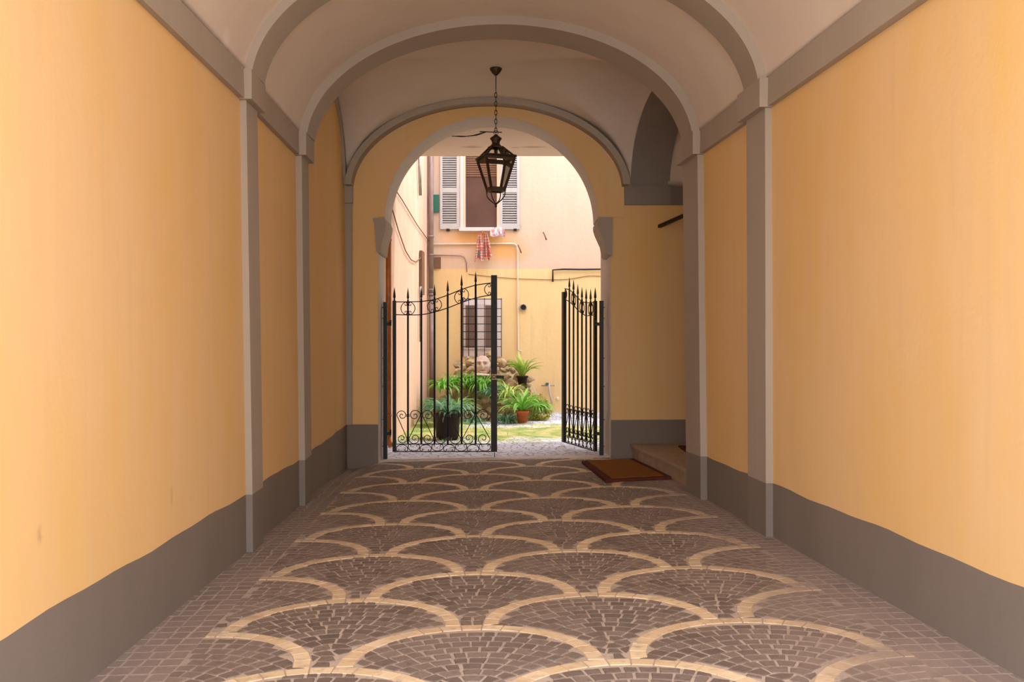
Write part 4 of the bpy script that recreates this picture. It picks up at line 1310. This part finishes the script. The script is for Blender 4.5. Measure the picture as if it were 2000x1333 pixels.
# ------------------------------------------------------------------ plants
def blade(mb, base, ang, L, w, bend, lift, rr, seg=7, m=0, fold=0.25):
    """strap leaf: rises then arches over"""
    d = Vector((math.cos(ang), math.sin(ang), 0)); side = Vector((-d.y, d.x, 0))
    tone = rr.random(); b0 = len(mb.v); p = Vector(base); pit = lift
    for i in range(seg + 1):
        t = i / seg
        ww = w * (math.sin(PI * min(1, 0.12 + t * 0.88)) ** 0.7) if t < 0.98 else 0.001
        c = p
        mb.v.append(tuple(c - side * ww / 2 + Vector((0, 0, ww * fold)))); mb.v.append(tuple(c)); mb.v.append(tuple(c + side * ww / 2 + Vector((0, 0, ww * fold))))
        stp = L / seg; p = p + (d * math.cos(pit) + Vector((0, 0, math.sin(pit)))) * stp; pit -= bend / seg
    for i in range(seg):
        a = b0 + 3 * i
        mb.face((a, a + 1, a + 4, a + 3), m, True, tone); mb.face((a + 1, a + 2, a + 5, a + 4), m, True, tone)
def tuft(base, n, L, w, rr, spread=0.06, lift=(0.7, 1.45), bend=(1.2, 2.6)):
    mb = MB()
    for i in range(n):
        a = rr.uniform(0, 2 * PI); r = spread * math.sqrt(rr.random())
        b = Vector(base) + Vector((r * math.cos(a), r * math.sin(a), 0))
        blade(mb, b, a + rr.uniform(-0.5, 0.5), L * rr.uniform(0.65, 1.1), w * rr.uniform(0.7, 1.15), rr.uniform(*bend), rr.uniform(*lift), rr)
    return mb
def pot_parts(par, r0, r1, h, mat, rim=0.012):
    mb = MB(); mb.lathe([(r0, 0), (r0 + (r1 - r0) * 0.8, h * 0.8), (r1, h * 0.8), (r1 + rim, h * 0.82), (r1 + rim, h), (r1 - 0.005, h), (r1 - 0.015, h * 0.9)], n=24)
    p = mb.build('pot', mat, par)
    mb = MB(); mb.lathe([(r1 - 0.012, h * 0.85), (r1 - 0.012, h * 0.9)], n=20); mb.build('soil', M['soil'], par)
    return p
pr = random.Random(21)
GP = 'strap leaved plants round the fountain'
# front potted plant (terracotta, right)
p = at(1020, 827, 18.9); p.z = fz(p.x, p.y)
pl = thing('potted_plant', 'broad leaved green plant in an orange terracotta pot on the ground', 'plant', p)
pot_parts(pl, 0.085, 0.115, 0.235, M['terracotta'])
tuft((0, 0, 0.2), 46, 0.62, 0.062, pr, 0.05, (0.8, 1.5), (0.9, 2.3)).build('foliage', M['leaf'], pl)
# plant high on the rocks in a dark pot
p = at(1020, 752, 20.0)
pl = thing('potted_plant', 'yellow green leafy plant in a dark pot high on the rocks', 'plant', p)
pot_parts(pl, 0.08, 0.11, 0.18, M['blackpot'])
tuft((0, 0, 0.15), 44, 0.56, 0.062, pr, 0.05, (1.1, 1.57), (0.7, 1.9)).build('foliage', M['leafyellow'], pl)
# black tall planter, left
p = at(874, 855, 16.4); p.z = fz(p.x, p.y)
pl = thing('tall_planter', 'tall dark planter with drooping blue green leaves behind the gate bars', 'plant', p)
mb = MB(); mb.lathe([(0.17, 0), (0.19, 0.05), (0.205, 0.36), (0.215, 0.38), (0.215, 0.42), (0.20, 0.42), (0.19, 0.40)], n=24); mb.build('pot', M['blackpot'], pl)
mb = MB(); mb.lathe([(0.19, 0.36), (0.19, 0.395)], n=20); mb.build('soil', M['soil'], pl)
tuft((0.06, 0, 0.38), 90, 0.62, 0.028, pr, 0.13, (0.7, 1.5), (1.6, 3.1)).build('foliage', M['leafdark'], pl)
# terracotta pot behind it
p = at(858, 822, 18.4); p.z = fz(p.x, p.y)
pl = thing('potted_plant', 'grassy plant in a reddish terracotta pot beside the left wall', 'plant', p)
pot_parts(pl, 0.10, 0.14, 0.30, M['terracotta'])
tuft((0, 0, 0.27), 90, 0.42, 0.030, pr, 0.09, (0.7, 1.5), (1.2, 2.8)).build('foliage', M['leafdark'], pl)
# tufts growing on and round the rocks
spots = [(866, 760, 19.4, 60, 0.42, 'leaf', 'bright green grassy clump left of the mask, nearest the drainpipe'),
         (885, 752, 19.8, 70, 0.48, 'leaf', 'bright green grassy clump at the left end of the rocks'),
         (918, 752, 19.9, 70, 0.45, 'leaf', 'green clump just left below the carved mask'),
         (942, 758, 19.7, 80, 0.52, 'leaf', 'green clump hanging right below the carved mask'),
         (958, 775, 19.5, 60, 0.50, 'leafdark', 'dark green clump hanging beside the tall gate stile'),
         (995, 775, 19.4, 50, 0.50, 'leafyellow', 'yellowish arching clump right of the tall gate stile'),
         (852, 800, 18.7, 60, 0.36, 'leaf', 'upright green clump low against the left wall'),
         (895, 800, 19.0, 60, 0.42, 'leaf', 'green clump low at the foot of the rocks behind the planter'),
         (990, 815, 19.0, 70, 0.34, 'leafdark', 'dark green clump on the ground left of the terracotta pot'),
         (1050, 800, 19.5, 50, 0.40, 'leaf', 'narrow leaved clump on the ground right of the terracotta pot'),
         (925, 825, 19.0, 36, 0.28, 'leafdark', 'small dark clump on the ground below the basin')]
for (x, y, Y, n, L, mt, lab) in spots:
    p = at(x, y, Y); zg = fz(p.x, p.y)
    if p.z < zg + 0.12: p.z = zg
    mb = tuft((0, 0, 0), n, L, 0.032, pr, 0.10, (0.6, 1.5), (1.4, 3.0))
    o = mb.build('grassy_plant', M[mt]); o.location = p
    tag(o, lab, 'plant', GP)
# a few broad pale leaves and moss cushions on the right flank
mb = MB()
for i in range(260):
    xpx = pr.uniform(1035, 1074); ypx = pr.uniform(max(interp(prof, xpx), 772), 820)
    f = (822 - ypx) / 130; Y = lerp(19.15, 20.5, f)
    b = at(xpx, ypx, Y); blade(mb, b, pr.uniform(0, 6.28), pr.uniform(0.06, 0.13), 0.03, 1.5, pr.uniform(0.2, 1.4), pr, 3)
tag(mb.build('creeping_plant', M['moss']), 'olive green creeper covering the right flank of the rocks', 'plant')
mb = MB()
for i in range(900):
    x = pr.uniform(-1.85, 0.2); Y = pr.uniform(15.6, 19.2)
    if pr.random() < sm((x + 1.4) / 1.6): continue
    if x < -1.985 + (Y - 14.1) * 0.0297 + 0.12 or math.hypot(x + 1.06, Y - 16.4) < 0.32: continue
    b = (x, Y, fz(x, Y)); blade(mb, b, pr.uniform(0, 6.28), pr.uniform(0.04, 0.09), 0.008, 1.0, pr.uniform(0.7, 1.5), pr, 3)
o = mb.build('grass', M['leaf']); tag(o, 'short green grass growing between the courtyard cobbles', 'grass', None, 'stuff')
